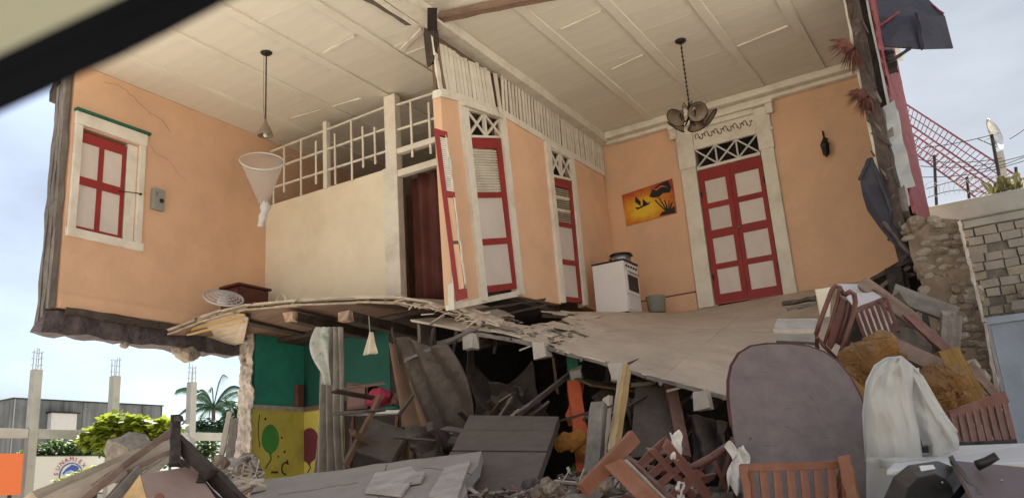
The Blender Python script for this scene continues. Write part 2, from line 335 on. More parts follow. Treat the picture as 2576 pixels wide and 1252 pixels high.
# ------------------------------------------------------------------ the house
ZC, ZF, XL, XM, YP, YB, XR = 8.24, 4.43, -11.47, -6.39, 10.7, 15.0, -1.02
HOUSE = thing('ruined_house', 'torn-open two-storey peach house with red doors, its street side and lower floor collapsed', 'house', (-6.4, 11, 0))

# left wall with its window hole
w = MB()
WY0, WY1, WZ0, WZ1 = 7.0, 7.98, 5.60, 7.22
T = .26
w.box(XL-T, XL, 6.84, WY0, 4.40, ZC); w.box(XL-T, XL, WY1, YB+.2, 4.40, ZC)
w.box(XL-T, XL, WY0, WY1, 4.40, WZ0); w.box(XL-T, XL, WY0, WY1, WZ1, ZC)
LW = w.build('wall', 'peach', HOUSE)
b = MB()
for i in range(6):
    pts = [on(x, y, 0, XL)+Vector((.004, 0, 0)) for x, y in ((262, 205), (300, 215), (318, 228), (345, 255), (380, 285), (410, 305), (440, 345))]
pts = [p+Vector((0, R.uniform(-.02, .02), R.uniform(-.02, .02))) for a_, c_ in zip(pts, pts[1:]) for p in (a_, a_.lerp(c_, .33), a_.lerp(c_, .66))]; b.tube(pts, .0022, 4); b.build('crack', 'crack', LW)
b = MB(); b.box(XL, XL+.02, 6.86, YB, 4.42, 4.60); b.build('baseboard', 'peach', LW)
# broken front end of that wall: weathered studs and board ends
for i, (x, z0, z1, wd) in enumerate(((XL-.05, 4.35, 8.3, .07), (XL-.13, 4.1, 8.35, .08), (XL-.21, 4.25, 7.9, .07))):
    timber('stud', (x, 6.76-.02*i, z0), (x-.0, 6.76, z1), wd, .09, 'weathered', LW, rough=.012, seg=14, ragged=.1)
timber('eave_fragment', (XL-.36, 6.8, 7.7), (XL-.36, 6.8, 8.5), .16, .12, 'dark_wood', LW, rough=.02, seg=5, ragged=.05); timber('stud', (XL-.31, 6.8, 6.9), (XL-.31, 6.8, 8.3), .08, .05, 'dark_wood', LW, rough=.012, seg=6, ragged=.1)
for i in range(17):
    z = 4.35+i*.225; timber('siding_board', (XL-T-.03, 6.86+R.uniform(-.03, .03), z), (XL-T-.03, YB+.2, z), .035, .215, 'weathered', LW, rough=.004, seg=3)
# dark sill beam hanging under it
timber('sill_beam', (XL-.16, 6.70, 4.20), (XL-.16, 10.08, 4.17), .30, .30, 'sill_wood', LW, rough=.03, seg=22, ragged=.06)
timber('sill_beam', (XL+.02, 6.95, 4.36), (XL+.02, 9.9, 4.33), .08, .10, 'dark_wood', LW, rough=.015, seg=12)
for y, z, sz in ((9.1, 3.98, .36), (9.25, 4.0, .26), (8.0, 4.0, .16), (8.95, 4.02, .22)):
    rock('stone', (XL-.1, y, z), sz, 'stone', LW)
# window in the left wall
wf = MB()
for (y0, y1, z0, z1, d_) in ((6.88, 7.0, 5.602, 7.238, .05), (7.98, 8.09, 5.602, 7.238, .05), (6.87, 8.10, 7.24, 7.44, .062), (6.86, 8.12, 5.47, 5.60, .066)):
    wf.box(XL+.001, XL+d_, y0, y1, z0, z1)
wf.box(XL-.2, XL-.01, 7.80, 7.978, 5.605, 7.215)
WIN = wf.build('window', 'trim', LW, bevel=.008)
b = MB(); b.box(XL, XL+.09, 6.86, 8.14, 7.445, 7.485); b.build('moulding', 'green_paint', LW)
q = Quad((XL-.06, 7.005, 5.61), (XL-.06, 7.78, 5.61), (XL-.06, 7.78, 7.16), (XL-.06, 7.005, 7.16), (1, 0, 0))
b = MB()
for (u0, u1, v0, v1) in ((0, .03, 0, 1), (.93, 1, 0, 1), (.42, .52, 0, 1), (0, 1, 0, .035), (0, 1, .90, 1), (0, 1, .46, .54)): q.box(u0, u1, v0, v1, 0, .04+.004*(u1-u0), b)
b.build('shutter_frame', 'red', LW)
for (u0, u1) in ((.03, .42), (.52, .93)):
    for (v0, v1) in ((.035, .46), (.54, .90)): q.box(u0, u1, v0, v1, .002, .02).build('panel', 'panel_white', LW)
b = MB(); b.tube([(XL+.03, 7.65, 6.36), (XL+.06, 7.95, 6.40), (XL+.06, 8.0, 6.40)], .008, 6); b.lathe([(0, 0), (.02, 0), (.02, .02), (0, .03)], (XL+.05, 8.02, 6.40), 8, (1, 0, 0)); b.build('latch', 'metal_dark', LW)

# ceiling: separate boards between battens, battens along the depth of the house
CE = MB(); CE.box(XL-.3, XR+.2, 6.3, YB+.3, 8.33, 8.37); CEIL = CE.build('ceiling', 'dark_wood', HOUSE)
bays = [-11.47, -10.68, -9.6, -8.52, -7.44, -6.5, -6.26, -5.2, -4.12, -3.04, -1.96, XR]
cb = {}
for k in range(len(bays)-1):
    if k == 5: continue
    x0, x1 = bays[k], bays[k+1]; y = 6.25; j = 0
    while y < YB:
        wdt = .29; yy = y; y += wdt; j += 1
        key = (round(x1-x0, 2), j % 3)
        if key not in cb:
            m_ = MB(); m_.box(.001, x1-x0-.001, 0, wdt-(.0015, .003, .001)[j % 3], 0, .02); me = bpy.data.meshes.new('ceiling_board'); me.from_pydata(m_.v, [], m_.f)
            bb = bmesh.new(); bb.from_mesh(me); bmesh.ops.recalc_face_normals(bb, faces=bb.faces); bb.to_mesh(me); bb.free(); me.materials.append(MATS['ceiling']); cb[key] = me
        drop = R.choice((0, 0, 0, -.001, -.0025)); tl = R.uniform(-.0006, .0006)
        if k == 4 and 9.0 < yy < 10.5: drop = R.uniform(-.02, 0); tl = R.uniform(-.01, .012)
        mt = Matrix.Translation((x0, yy, ZC+.004+drop)) @ Matrix.Rotation(tl, 4, 'Y')
        put('ceiling_board', cb[key], None, CEIL, mtx=mt)
for x in (-10.68, -9.6, -8.52, -7.44, -5.2, -4.12, -3.04, -1.96):
    timber('batten', (x, 6.25, ZC-.012), (x, YB-.3 if x > XM else YP+4, ZC-.012), .15, .035, 'ceiling', CEIL, rough=.002, seg=8)
for k, (x0, y0, x1, y1) in enumerate(((-4.9, 12.3, -4.3, 12.15), (-2.9, 12.9, -2.1, 12.75), (-8.3, 8.9, -7.6, 8.8), (-7.3, 9.75, -6.7, 9.7), (-10.4, 10.3, -9.7, 10.35), (-9.5, 10.4, -8.9, 10.45), (-5.0, 10.6, -4.3, 10.5))):
    timber('batten', (x0, y0, ZC-.02), (x1, y1, ZC-.03), .04, .02, 'ceiling', CEIL, seg=3)
# cornice round the right room
b = MB(); b.box(XM+.13, XR, YB-.30, YB-.002, 8.10, ZC-.001); b.box(XM+.13, XR, YB-.16, YB-.002, 8.02, 8.099); b.build('cornice', 'trim', CEIL, bevel=.02)
# wall plate above the middle partition, and the torn hole beside it
timber('wall_plate', (XM+.05, 7.0, 8.15), (XM+.05, YB-.02, 8.15), .26, .17, 'trim', CEIL, rough=.004, seg=12)
timber('wall_plate', (XM-.22, 7.0, 8.19), (XM-.22, 9.0, 8.19), .10, .10, 'trim', CEIL, rough=.006, seg=8, ragged=.1)
timber('torn_batten', (XM-.42, 7.2, 8.2), (XM-.30, 9.05, 8.21), .12, .06, 'weathered', CEIL, rough=.012, seg=10, ragged=.1)
timber('broken_beam', on(1088, 48, 2, 8.16), on(1420, -18, 2, 8.16), .13, .10, 'plank_brown', CEIL, rough=.012, seg=8)
timber('torn_post', (XM-.05, 9.18, 7.5), (XM-.05, 9.16, 8.5), .16, .14, 'dark_wood', CEIL, rough=.02, seg=6, ragged=.08)
b = MB(); b.hexa([on(1075, 78, 2, 8.0), on(1100, 78, 2, 8.0), on(1100, 20, 2, 8.0), on(1075, 20, 2, 8.0), on(1075, 78, 2, 8.06), on(1100, 78, 2, 8.06), on(1100, 20, 2, 8.06), on(1075, 20, 2, 8.06)]); b.build('hole_shade', 'hole', CEIL)  # dark block stands for the shade up inside the torn hole
timber('broken_lath', (XM-.9, 9.55, 8.2), (XM-.2, 9.15, 8.12), .06, .03, 'trim', CEIL, rough=.006, seg=4)

# cream partition of the left room with its open grille
PT = MB(); PT.box(XL, -8.53, YP, YP+.08, 4.5, 6.88); PART = PT.build('partition', 'cream', HOUSE)
q = Quad((-11.36, YP, 6.88), (-8.55, YP, 6.84), (-8.55, YP, 8.06), (-11.36, YP, 7.98), (0, -1, 0))
def xu(x): return (x+11.36)/2.81
for v in (.98, .645, .30): q.bar(0, v, 1, v+(.0 if v < .9 else .0), .034, -.03, .01).build('grille_bar', 'trim', PART)
for x, a, c in ((-11.25, 0, .3), (-10.98, .15, .95), (-10.55, 0, .98), (-10.18, .12, .85), (-9.72, .02, .85), (-9.33, 0, .98), (-9.07, .15, .80), (-8.80, .15, .72)):
    q.bar(xu(x), a, xu(x), c, .036, .011, .03).build('grille_bar', 'trim', PART)
b = MB(); b.box(-10.0, -9.91, YP-.035, YP+.07, 6.86, 8.16); b.build('post', 'trim', PART, bevel=.005)
b = MB(); b.box(-8.55, -8.31, YP-.06, YP+.1, 4.5, 8.2); b.build('post', 'trim', PART, bevel=.008)
b = MB(); b.box(-8.64, -8.56, YP-.03, YP-.002, 4.5, 6.88); b.build('moulding', 'trim', PART)
q = Quad((-8.31, YP, 6.7), (-7.2, YP, 6.7), (-7.2, YP, 8.02), (-8.31, YP, 8.02), (0, -1, 0))
for v, wd in ((.98, .035), (.63, .035), (.34, .035), (.38-.0, .0)):
    if wd: q.bar(0, v, 1, v-.02, wd, -.03, .01).build('grille_bar', 'trim', PART)
for x, a, c in ((.28, .18, .95), (.62, .15, .85)): q.bar(x, a, x, c, .04, .011, .03).build('grille_bar', 'trim', PART)
for z0, z1 in ((7.07, 7.17), (6.66, 6.78)):
    b = MB(); b.box(-8.31, -6.7, YP-.05, YP+.06, z0, z1); b.build('transom_rail', 'trim', PART, bevel=.008)
# the rooms behind
b = MB(); b.box(XL, XM-.2, YB, YB+.1, 4.43, ZC); b.build('wall', 'interior_brown', HOUSE)
b = MB(); b.box(XL, XM-.16, YP+.15, YB, 4.36, 4.43); b.build('back_room_floor', 'interior_shade', HOUSE)
def curt(u, v):
    x = -8.27+1.15*u; return (x, YP+.28+.05*math.sin(u*26), 4.5+2.2*v+.03*math.sin(u*6))
b = MB(); b.sheet(curt, 60, 8); b.build('door_curtain', 'curtain_dark', PART, smooth=True, solid=.006)

# middle wall, sheared where its street end dropped
MW = MB()
def pl(pts, axis=0, val=XM): return [on(x, y, axis, val) for x, y in pts]
def onmid(pts, th=.14, m='peach', name='wall', parent=None, off=0):
    b = MB(); b.prism([p+Vector((off, 0, 0)) for p in pl(pts)], (-th, 0, 0)); return b.build(name, m, parent or HOUSE)
MID = onmid([(1108, 236), (1152, 250), (1215, 762), (1140, 770)])
onmid([(1258, 290), (1372, 355), (1412, 765), (1308, 745)], parent=MID, name='wall_panel')
onmid([(1434, 396), (1517, 438), (1568, 812), (1472, 770)], parent=MID, name='wall_panel')
onmid([(1195, 752), (1318, 728), (1318, 742), (1140, 778), (1139, 765)], parent=MID, name='baseboard', m='trim', off=.02)
onmid([(1130, 430), (1148, 560), (1160, 772), (1138, 775)], parent=MID, name='jamb', m='trim', off=.03, th=.1)
# trim moulding under the slats
tr = [(1104, 224), (1182, 248), (1262, 278), (1370, 345), (1516, 432)]
for i in range(4):
    (x0, y0), (x1, y1) = tr[i], tr[i+1]
    onmid([(x0, y0), (x1, y1), (x1, y1+17-i*2), (x0, y0+20-i*2)], .16, 'trim', 'moulding', MID, .045-.003*i)
# slats up to the ceiling
NS = 52
for i in range(NS):
    t = i/NS; yy = 9.26+(YB-.04-9.26)*((i+.15)/NS); wd = .082
    if i in (14,): continue
    zb = 7.12+(7.42-7.12)*min(1, (yy-9.26)/1.9)+.02
    fallen = yy < 11.0; wd = .105 if fallen else .066
    zt = (7.86+.10*(yy-9.26)+R.uniform(-.025, .025)) if fallen else 8.065
    lean = (-.10+R.uniform(-.012, .012)) if fallen else R.uniform(-.006, .006)
    timber('slat', (XM+.0+R.uniform(-.012, .008), yy+.04, zb-.03), (XM+.0, yy+.04+lean, zt), .02, wd*R.uniform(.86, .98), 'trim', MID, rough=.003, seg=2, ragged=.015, upv=(0, 1, 0))
b = MB(); b.box(XM-.15, XM-.09, 9.3, YB, 7.1, 8.2); b.build('backing_board', 'interior_brown', MID)
timber('slat', on(1091, 95, 0, XM+.02), on(1108, 225, 0, XM+.02), .03, .09, 'trim', MID, rough=.008, seg=6, ragged=.03, upv=(0, 1, 0))
timber('slat', on(1101, 120, 0, XM+.03), on(1118, 228, 0, XM+.03), .03, .05, 'plank_brown', MID, rough=.008, seg=6, ragged=.03, upv=(0, 1, 0))
timber('loose_batten', on(1258, 268, 0, XM+.1), on(1262, 340, 0, XM+.1), .03, .03, 'trim', MID, rough=.01, seg=4)

def louvre_leaf(tl, tr_, br, bl, parent, dark=False, single=True):
    A = [on(*p, 0, XM-.02) for p in (bl, br, tr_, tl)]; q = Quad(*A, (1, 0, 0))
    fr = MB(); W0 = 0 if single else .0
    for (u0, u1, v0, v1) in ((.80, 1, 0, 1), (0, .80, .93, 1), (0, .80, .60, .635), (0, .80, .295, .335), (0, .80, 0, .04)): q.box(u0, u1, v0, v1, 0, .045, fr)
    if dark: q.box(0, .04, 0, 1, 0, .045, fr)
    leaf = fr.build('door_leaf', 'red', parent)
    for k in range(16):
        v = .64+k*.0178
        if dark and k in (5, 11): q.box(.04, .80, v, v+.017, .0, .03).build('louvre', 'trim', leaf); continue
        a, b_ = (v, v+.014); mb = MB()
        mb.hexa([q.p(.04, a, .032), q.p(.795, a, .032), q.p(.795, a+.003, .036), q.p(.04, a+.003, .036), q.p(.04, b_, .004), q.p(.795, b_, .004), q.p(.795, b_+.003, .008), q.p(.04, b_+.003, .008)])
        mb.build('louvre', 'trim' if not dark else 'plank_pale', leaf)
    q.box(0, .80, .635, .93, -.03, -.02).build('backing', 'interior_shade' if dark else 'trim', leaf)
    for v0, v1 in ((.335, .60), (.04, .295)): q.box(.0, .80, v0, v1, .004, .024).build('panel', 'panel_white', leaf)
    return leaf
def casing(outer, inner, parent, lat, header=True):
    # outer/inner: tl,tr,br,bl in the photograph's pixels, on the middle wall's plane
    O = [on(*p, 0, XM+.0) for p in outer]; I = [on(*p, 0, XM+.0) for p in inner]; n = Vector((.06, 0, 0)); mb = MB()
    for a, b_ in ((0, 3), (1, 2)):
        mb.prism([O[a], I[a], I[b_], O[b_]], n)
    mb.prism([O[0], O[1], I[1], I[0]], n*1.1)
    cs = mb.build('door_frame', 'trim', parent)
    q = Quad(*[on(*p, 0, XM-.01) for p in lat], (1, 0, 0))
    q.box(-.02, 1.02, -.10, -.0, 0, .06).build('lattice_rail', 'trim', cs); q.box(-.02, 1.02, 1.0, 1.08, 0, .065).build('lattice_rail', 'trim', cs)
    for k in range(2):
        a = k*.5; q.bar(a+.02, .02, a+.48, .98, .04, 0, .03).build('lattice_bar', 'trim', cs); q.bar(a+.02, .98, a+.48, .02, .04, .031, .05).build('lattice_bar', 'trim', cs)
    q.bar(.5, 0, .5, 1, .05, .0, .055).build('lattice_bar', 'trim', cs)
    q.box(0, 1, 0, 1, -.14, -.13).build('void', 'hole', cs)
    return cs
c1 = casing([(1150, 250), (1264, 288), (1312, 742), (1206, 758)], [(1170, 275), (1252, 302), (1299, 742), (1220, 758)], MID, [(1176, 342), (1256, 345), (1254, 300), (1168, 280)])
louvre_leaf((1176, 347), (1256, 351), (1302, 726), (1222, 736), c1)
c2 = casing([(1367, 352), (1437, 398), (1474, 768), (1407, 762)], [(1379, 372), (1430, 400), (1463, 768), (1417, 762)], MID, [(1382, 440), (1434, 452), (1430, 402), (1377, 378)])
louvre_leaf((1383, 447), (1434, 458), (1464, 764), (1407, 758), c2, dark=True)
b = MB(); q = Quad(*[on(*p, 0, XM+.03) for p in ((1158, 268), (1256, 302), (1255, 292), (1156, 258))], (1, 0, 0)); q.box(0, 1, 0, 1, .03, .09).build('moulding', 'trim', c1)
# open shutter leaf hanging from the street end of the wall
lf = [on(1146, 758, 0, XM+.10), on(1176, 750, 0, XM+.22), on(1124, 334, 0, XM+.22), on(1091, 324, 0, XM+.10)]
nn = (lf[1]-lf[0]).cross(lf[3]-lf[0]).normalized(); nn = nn if nn.dot(fwd) < 0 else -nn
q = Quad(*lf, nn); fr = MB()
for (u0, u1, v0, v1) in ((0, .36, 0, 1), (.36, 1, .965, 1), (.36, 1, .60, .63), (.36, 1, 0, .055)): q.box(u0, u1, v0, v1, 0, .04, fr)
lf1 = fr.build('shutter_leaf', 'red', MID)
for k in range(26): q.box(.38, .86, .635+k*.0125, .644+k*.0125, .0, .025).build('louvre', 'trim', lf1)
for k in range(2): q.box(.37, .82, (.06, .34)[k], (.32, .595)[k], .0, .02).build('panel', 'peach', lf1)
q.box(.2, .95, .01, .99, -.03, -.01).build('backing', 'interior_brown', lf1)
for k in range(7): timber('splintered_edge', q.p(.93+R.uniform(-.05, .03), .07+.13*k, .02), q.p(.93+R.uniform(-.05, .03), .07+.13*(k+1), .03), .018, .02, ('trim', 'trim', 'white_plastic')[k % 3], lf1, rough=.008, seg=3)

# back wall of the right room, with its double door
BW = MB()
DX0, DX1, DZ = -4.50, -3.28, 7.04
BW.box(XM-.1, DX0-.02, YB, YB+.2, 4.3, 8.3); BW.box(DX1+.02, -1.16, YB, YB+.2, 4.3, 8.3); BW.box(DX0-.02, DX1+.02, YB, YB+.2, 7.5, 8.3)
BACK = BW.build('wall', 'peach', HOUSE)
b = MB(); b.box(XM+.02, -4.85, YB-.025, YB-.001, 4.42, 4.74); b.build('baseboard', 'peach', BACK)
b = MB(); b.box(XM+.02, -4.85, YB-.032, YB-.001, 4.742, 4.765); b.build('baseboard_cap', 'rust_wood', BACK)
b = MB(); b.box(-3.0, -1.16, YB-.025, YB-.001, 4.38, 4.60); b.build('baseboard', 'peach', BACK)
D = MB()
D.box(-4.82, -4.52, YB-.07, YB-.001, 4.42, 7.12); D.box(-3.28, -3.04, YB-.07, YB-.001, 4.36, 7.12)
D.box(-4.84, -4.50, YB-.08, YB-.001, 7.121, 7.95); D.box(-3.30, -3.02, YB-.08, YB-.001, 7.121, 7.95)
D.box(-4.5, -3.3, YB-.075, YB-.001, 7.46, 7.58); D.box(-4.5, -3.3, YB-.09, YB-.001, 7.86, 7.96)
DF = D.build('door_frame', 'trim', BACK, bevel=.012)
b = MB(); b.box(-4.95, -2.92, YB-.16, YB-.001, 7.961, 8.03); b.build('cornice', 'trim', DF, bevel=.015)
for x in (-4.86, -3.0):
    b = MB(); b.box(x-.07, x+.07, YB-.15, YB-.091, 7.76, 7.955); b.lathe([(0, 0), (.035, 0), (.035, .02), (0, .025)], (x, YB-.151, 7.45), 10, (0, -1, 0)); b.build('bracket', 'trim', DF, bevel=.01)
b = MB(); b.box(-4.5, -3.3, YB-.03, YB-.001, 7.581, 7.859); b.build('frieze_board', 'trim', DF)
# fretwork scrolls cut in the frieze
for k in range(12):
    x = -4.43+k*.093; mb = MB(); pts = []
    for j in range(9):
        a = j/8*4.4+(k % 2)*math.pi; rr_ = .042-.003*j; pts.append((x+rr_*math.cos(a), YB-.034, 7.72+rr_*1.9*math.sin(a)))
    mb.tube(pts, .010, 5); mb.build('scroll', 'plank_brown', DF)
    MB().box(x+.035, x+.058, YB-.036, YB-.031, 7.68+.05*(k % 2), 7.71+.05*(k % 2)).build('cutout', 'dark_wood', DF)
b = MB(); b.box(DX0+.0, DX1-.02, YB-.055, YB-.0, 7.045, 7.10); b.build('transom_rail', 'trim', DF)
q = Quad((-4.5, YB-.02, 7.10), (-3.3, YB-.02, 7.10), (-3.3, YB-.02, 7.46), (-4.5, YB-.02, 7.46), (0, -1, 0))
for k in range(3):
    a = k/3; q.bar(a+.01, .02, a+.323, .98, .028, 0, .02).build('lattice_bar', 'white_plastic', DF); q.bar(a+.01, .98, a+.323, .02, .028, .021, .035).build('lattice_bar', 'white_plastic', DF)
    if k: q.bar(a, 0, a, 1, .028, .0, .034).build('lattice_bar', 'white_plastic', DF)
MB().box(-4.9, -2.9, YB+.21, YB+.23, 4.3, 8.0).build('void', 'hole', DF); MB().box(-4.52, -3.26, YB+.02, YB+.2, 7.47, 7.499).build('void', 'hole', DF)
for s in range(2):
    x0 = DX0+s*.605; x1 = x0+.60; q = Quad((x0, YB-.0, 4.46-.02*s), (x1, YB-.0, 4.45-.02*s), (x1, YB-.0, 7.03), (x0, YB-.0, 7.03), (0, -1, 0))
    fr = MB(); U = ((0, .17), (.84, 1)) if s == 0 else ((0, .12), (.87, 1))
    for u0, u1 in U: q.box(u0, u1, 0, 1, -.02, .04, fr)
    for v0, v1 in ((0, .065), (.245, .285), (.475, .535), (.70, .74), (.915, 1)): q.box(U[0][1], U[1][0], v0, v1, -.02, .038, fr)
    lf_ = fr.build('door_leaf', 'red', DF)
    for v0, v1 in ((.065, .245), (.285, .475), (.535, .70), (.74, .915)): q.box(U[0][1], U[1][0], v0, v1, -.015, .014).build('panel', 'panel_white', lf_)
    if s: b = MB(); b.lathe([(0, .06), (.02, .055), (.028, .035), (.02, .015), (.01, .01), (.01, 0)], (x0+.03, YB-.04, 5.78), 12, (0, -1, 0)); b.build('handle', 'metal', lf_, smooth=True)

# right wall, seen on its torn end: timber studs inside, painted cladding outside
RW = MB(); RW.box(-1.10, -.86, 12.1, YB+.2, 4.3, 8.9); RWALL = RW.build('wall', 'dark_wood', HOUSE)
timber('corner_post', (-1.02, 12.0, 4.0), (-1.02, 12.0, 8.9), .17, .16, 'dark_wood', RWALL, rough=.015, seg=20, ragged=.1)
timber('corner_post', (-.90, 12.02, 4.6), (-.90, 12.02, 6.1), .10, .13, 'weathered', RWALL, rough=.012, seg=12, ragged=.1)
timber('corner_post', (-1.13, 12.05, 4.4), (-1.13, 12.05, 8.6), .04, .10, 'trim', RWALL, rough=.01, seg=18, ragged=.05)
timber('cladding_edge', (-.835, 12.02, 4.75), (-.835, 12.02, 8.9), .03, .10, 'galvanised', RWALL, rough=.006, seg=12)
for i in range(21):
    z = 4.72+i*.2; timber('siding_board', (-.80, 12.0, z), (-.80, YB+.3, z), .03, .196, 'red_faded', RWALL, rough=.003, seg=3)
timber('torn_cladding', (-.80, 11.97, 5.0), (-.83, 11.96, 6.2), .05, .16, 'galvanised', RWALL, rough=.02, seg=8, upv=(1, 0, 0))

# roof over the house
b = MB(); b.add([(XL-.9, 5.9, 8.55), (XR+.3, 5.9, 8.55), (XR+.3, 11, 10.6), (XL-.9, 11, 10.6), (XL-.9, 16, 8.55), (XR+.3, 16, 8.55)], [(0, 1, 2, 3), (3, 2, 5, 4)])
b.build('roof', 'galvanised', HOUSE, solid=.04)
b = MB(); b.prism([(XR, 6.2, 8.4), (XR, 15.9, 8.4), (XR, 11, 10.4)], (-.05, 0, 0)); b.prism([(XL-.2, 6.2, 8.4), (XL-.2, 15.9, 8.4), (XL-.2, 11, 10.4)], (-.05, 0, 0)); b.build('gable_board', 'red_faded', HOUSE)

# right-hand floor: sags and tips towards the street
FE = [(-6.6, 3.70), (-6.28, 3.60), (-5.31, 3.32), (-4.12, 2.85), (-2.87, 2.33), (-1.0, 1.75)]
def fz(X, Y):
    for i in range(len(FE)-1):
        if X <= FE[i+1][0] or i == len(FE)-2:
            a, b_ = FE[i], FE[i+1]; e = a[1]+(b_[1]-a[1])*(X-a[0])/(b_[0]-a[0]); break
    t = max(0, min(1.3, (14.9-Y)/(14.9-9.5))); r = max(0, min(1, (-5.0-X)/1.4))
    return 4.42+(e-4.42)*(t**(1.0+1.2*r))+.02*noise.noise(Vector((X*1.3, Y*1.3, 0)))
RF = MB(); n = 24
RF.sheet(lambda u, v: (XM+.0+(XR-XM)*u, 9.52+(YB-9.52)*v, fz(XM+(XR-XM)*u, 9.52+(YB-9.52)*v)-.05), n, n)
# the hole at the left edge of the deck is cut from the face list
RF.f = [f for f in RF.f if not (sum(RF.v[i][0] for i in f)/4 < -5.75 and 10.1 < sum(RF.v[i][1] for i in f)/4 < 11.75)]
FLOOR = RF.build('floor', 'dark_wood', HOUSE, solid=.06)
yy = 9.45; row = 0
while yy < YB-.1:
    dy = .92; xx = XM+.02
    while xx < XR:
        x0, x1 = max(xx, XM+.02), min(xx+.92, XR); y0, y1 = yy, min(yy+dy, YB-.01); xx += .92
        cx, cy = (x0+x1)/2, (y0+y1)/2; mb = MB(); k = 4; near_split = cx < -5.2 and cy < 12.2; dz = R.uniform(-.0015, .0015)
        for i in range(k):
            for j in range(k):
                xa, xb = x0+(x1-x0)*i/k, x0+(x1-x0)*(i+1)/k; ya, yb = y0+(y1-y0)*j/k, y0+(y1-y0)*(j+1)/k
                mx_, my_ = (xa+xb)/2, (ya+yb)/2
                if mx_ < -5.75 and 10.1 < my_ < 11.75: continue
                broken = mx_ < -4.9 and my_ < 11.3 and R.random() < .75
                if cx < -5.2 and 9.5 < cy < 12.6: broken = True
                if broken and R.random() < .10: continue
                h = dz; tx = 0; ty = 0; jg = 0
                if broken: h += R.uniform(0, .035); tx = R.uniform(-.10, .10); ty = R.uniform(-.10, .10); jg = .025; xb -= .008; yb -= .008
                if i == 0: xa += .005
                if j == 0: ya += .006
                def P(x, y, o_):
                    if y < 9.5: y += R.uniform(-.03, .03)
                    return (x+R.uniform(-jg, jg), y+R.uniform(-jg, jg), fz(x, y)+o_+h+tx*(x-mx_)+ty*(y-my_))
                if broken:
                    mb2 = MB(); mb2.hexa([P(xa, ya, -.02), P(xb, ya, -.02), P(xb, yb, -.02), P(xa, yb, -.02), P(xa, ya, .002), P(xb, ya, .002), P(xb, yb, .002), P(xa, yb, .002)]); mb2.build('broken_tile', 'floor', FLOOR)
                else: mb.hexa([P(xa, ya, -.02), P(xb, ya, -.02), P(xb, yb, -.02), P(xa, yb, -.02), P(xa, ya, 0), P(xb, ya, 0), P(xb, yb, 0), P(xa, yb, 0)])
        if mb.v:
            o = mb.build('floor_panel', 'floor', FLOOR); o.data.polygons.foreach_set('use_smooth', [False]*len(o.data.polygons))
    yy += dy; row += 1
# pale ragged underlay edge along the street side and joist ends beneath
for i in range(12):
    x0 = -6.3+i*.36; x1 = x0+.36
    timber('edge_board', (x0, 9.47+R.uniform(-.03, .03), fz(x0, 9.5)-.045), (x1, 9.47+R.uniform(-.03, .03), fz(x1, 9.5)-.045), .05, .05, 'weathered', FLOOR, rough=.008, seg=3)
for px_, py_ in ((1183, 862), (1362, 884), (1555, 938), (1768, 1012)):
    p = on(px_, py_, 1, 9.42); zz = fz(p.x, 9.5)-.08
    timber('joist', (p.x, 9.50, p.z+.01), (p.x-.05, 12.8, fz(p.x, 12.8)-.24), .17, .19, 'dark_wood', FLOOR, rough=.006, seg=8, ragged=.0)
    timber('joist_end', (p.x, 9.36, p.z+.02), (p.x, 9.52, p.z+.02), .18, .20, 'plaster_edge', FLOOR, rough=.022, seg=3, ragged=.03)
# loose flooring by the split
def fl(px_, py_, dz=0, Y=None):
    return on(px_, py_, 1, Y)
b = MB(); b.prism([on(1032, 803, 1, 9.7), on(1080, 798, 1, 9.9), on(1198, 800, 1, 9.9), on(1182, 832, 1, 9.6), on(1118, 818, 1, 9.6)], (0, .02, -.03)); b.build('floor_panel', 'floor', FLOOR)
timber('loose_board', on(1172, 780, 1, 9.8), on(1262, 812, 1, 9.7), .16, .03, 'plank_pale', FLOOR, upv=(0, -.5, 1))
timber('loose_board', on(1150, 800, 1, 9.75), on(1300, 830, 1, 9.62), .09, .02, 'weathered', FLOOR, upv=(0, -.5, 1))
timber('loose_board', on(1195, 828, 1, 9.4), on(1016, 908, 1, 9.1), .05, .045, 'weathered', FLOOR, rough=.006)
timber('loose_board', on(1190, 842, 1, 9.6), on(1100, 866, 1, 9.8), .04, .08, 'weathered', FLOOR)
timber('loose_board', on(1140, 790, 1, 9.6), on(1372, 752, 1, 11.3), .05, .035, 'dark_wood', FLOOR)
timber('loose_board', on(1230, 800, 1, 10.6), on(1372, 768, 1, 11.6), .12, .03, 'dark_wood', FLOOR)
for k in range(26):
    x = R.uniform(-6.2, -5.0); y = R.uniform(9.5, 10.4); rock('floor_chip', (x, y, fz(x, y)+.02), (R.uniform(.06, .16), R.uniform(.04, .12), .04), 'stone', FLOOR)
# near-black sheet standing for the shaded void at the floor's far right corner
b = MB(); b.prism([on(2168, 712, 1, 12.9), on(2296, 636, 1, 12.9), on(2330, 700, 1, 12.9), on(2300, 800, 1, 12.9), on(2180, 760, 1, 12.9)], (0, .03, 0)); b.build('corner_shade', 'hole', FLOOR)
for (a, c, w_) in (((2180, 712), (2300, 650), .1), ((2200, 735), (2290, 668), .07), ((2235, 700), (2300, 690), .06), ((1965, 765), (2060, 748), .09), ((1975, 778), (2060, 762), .05)):
    timber('torn_lath', on(*a, 1, 12.7), on(*c, 1, 12.7), w_, .05, 'weathered' if w_ < .09 else 'dark_wood', FLOOR, rough=.01)

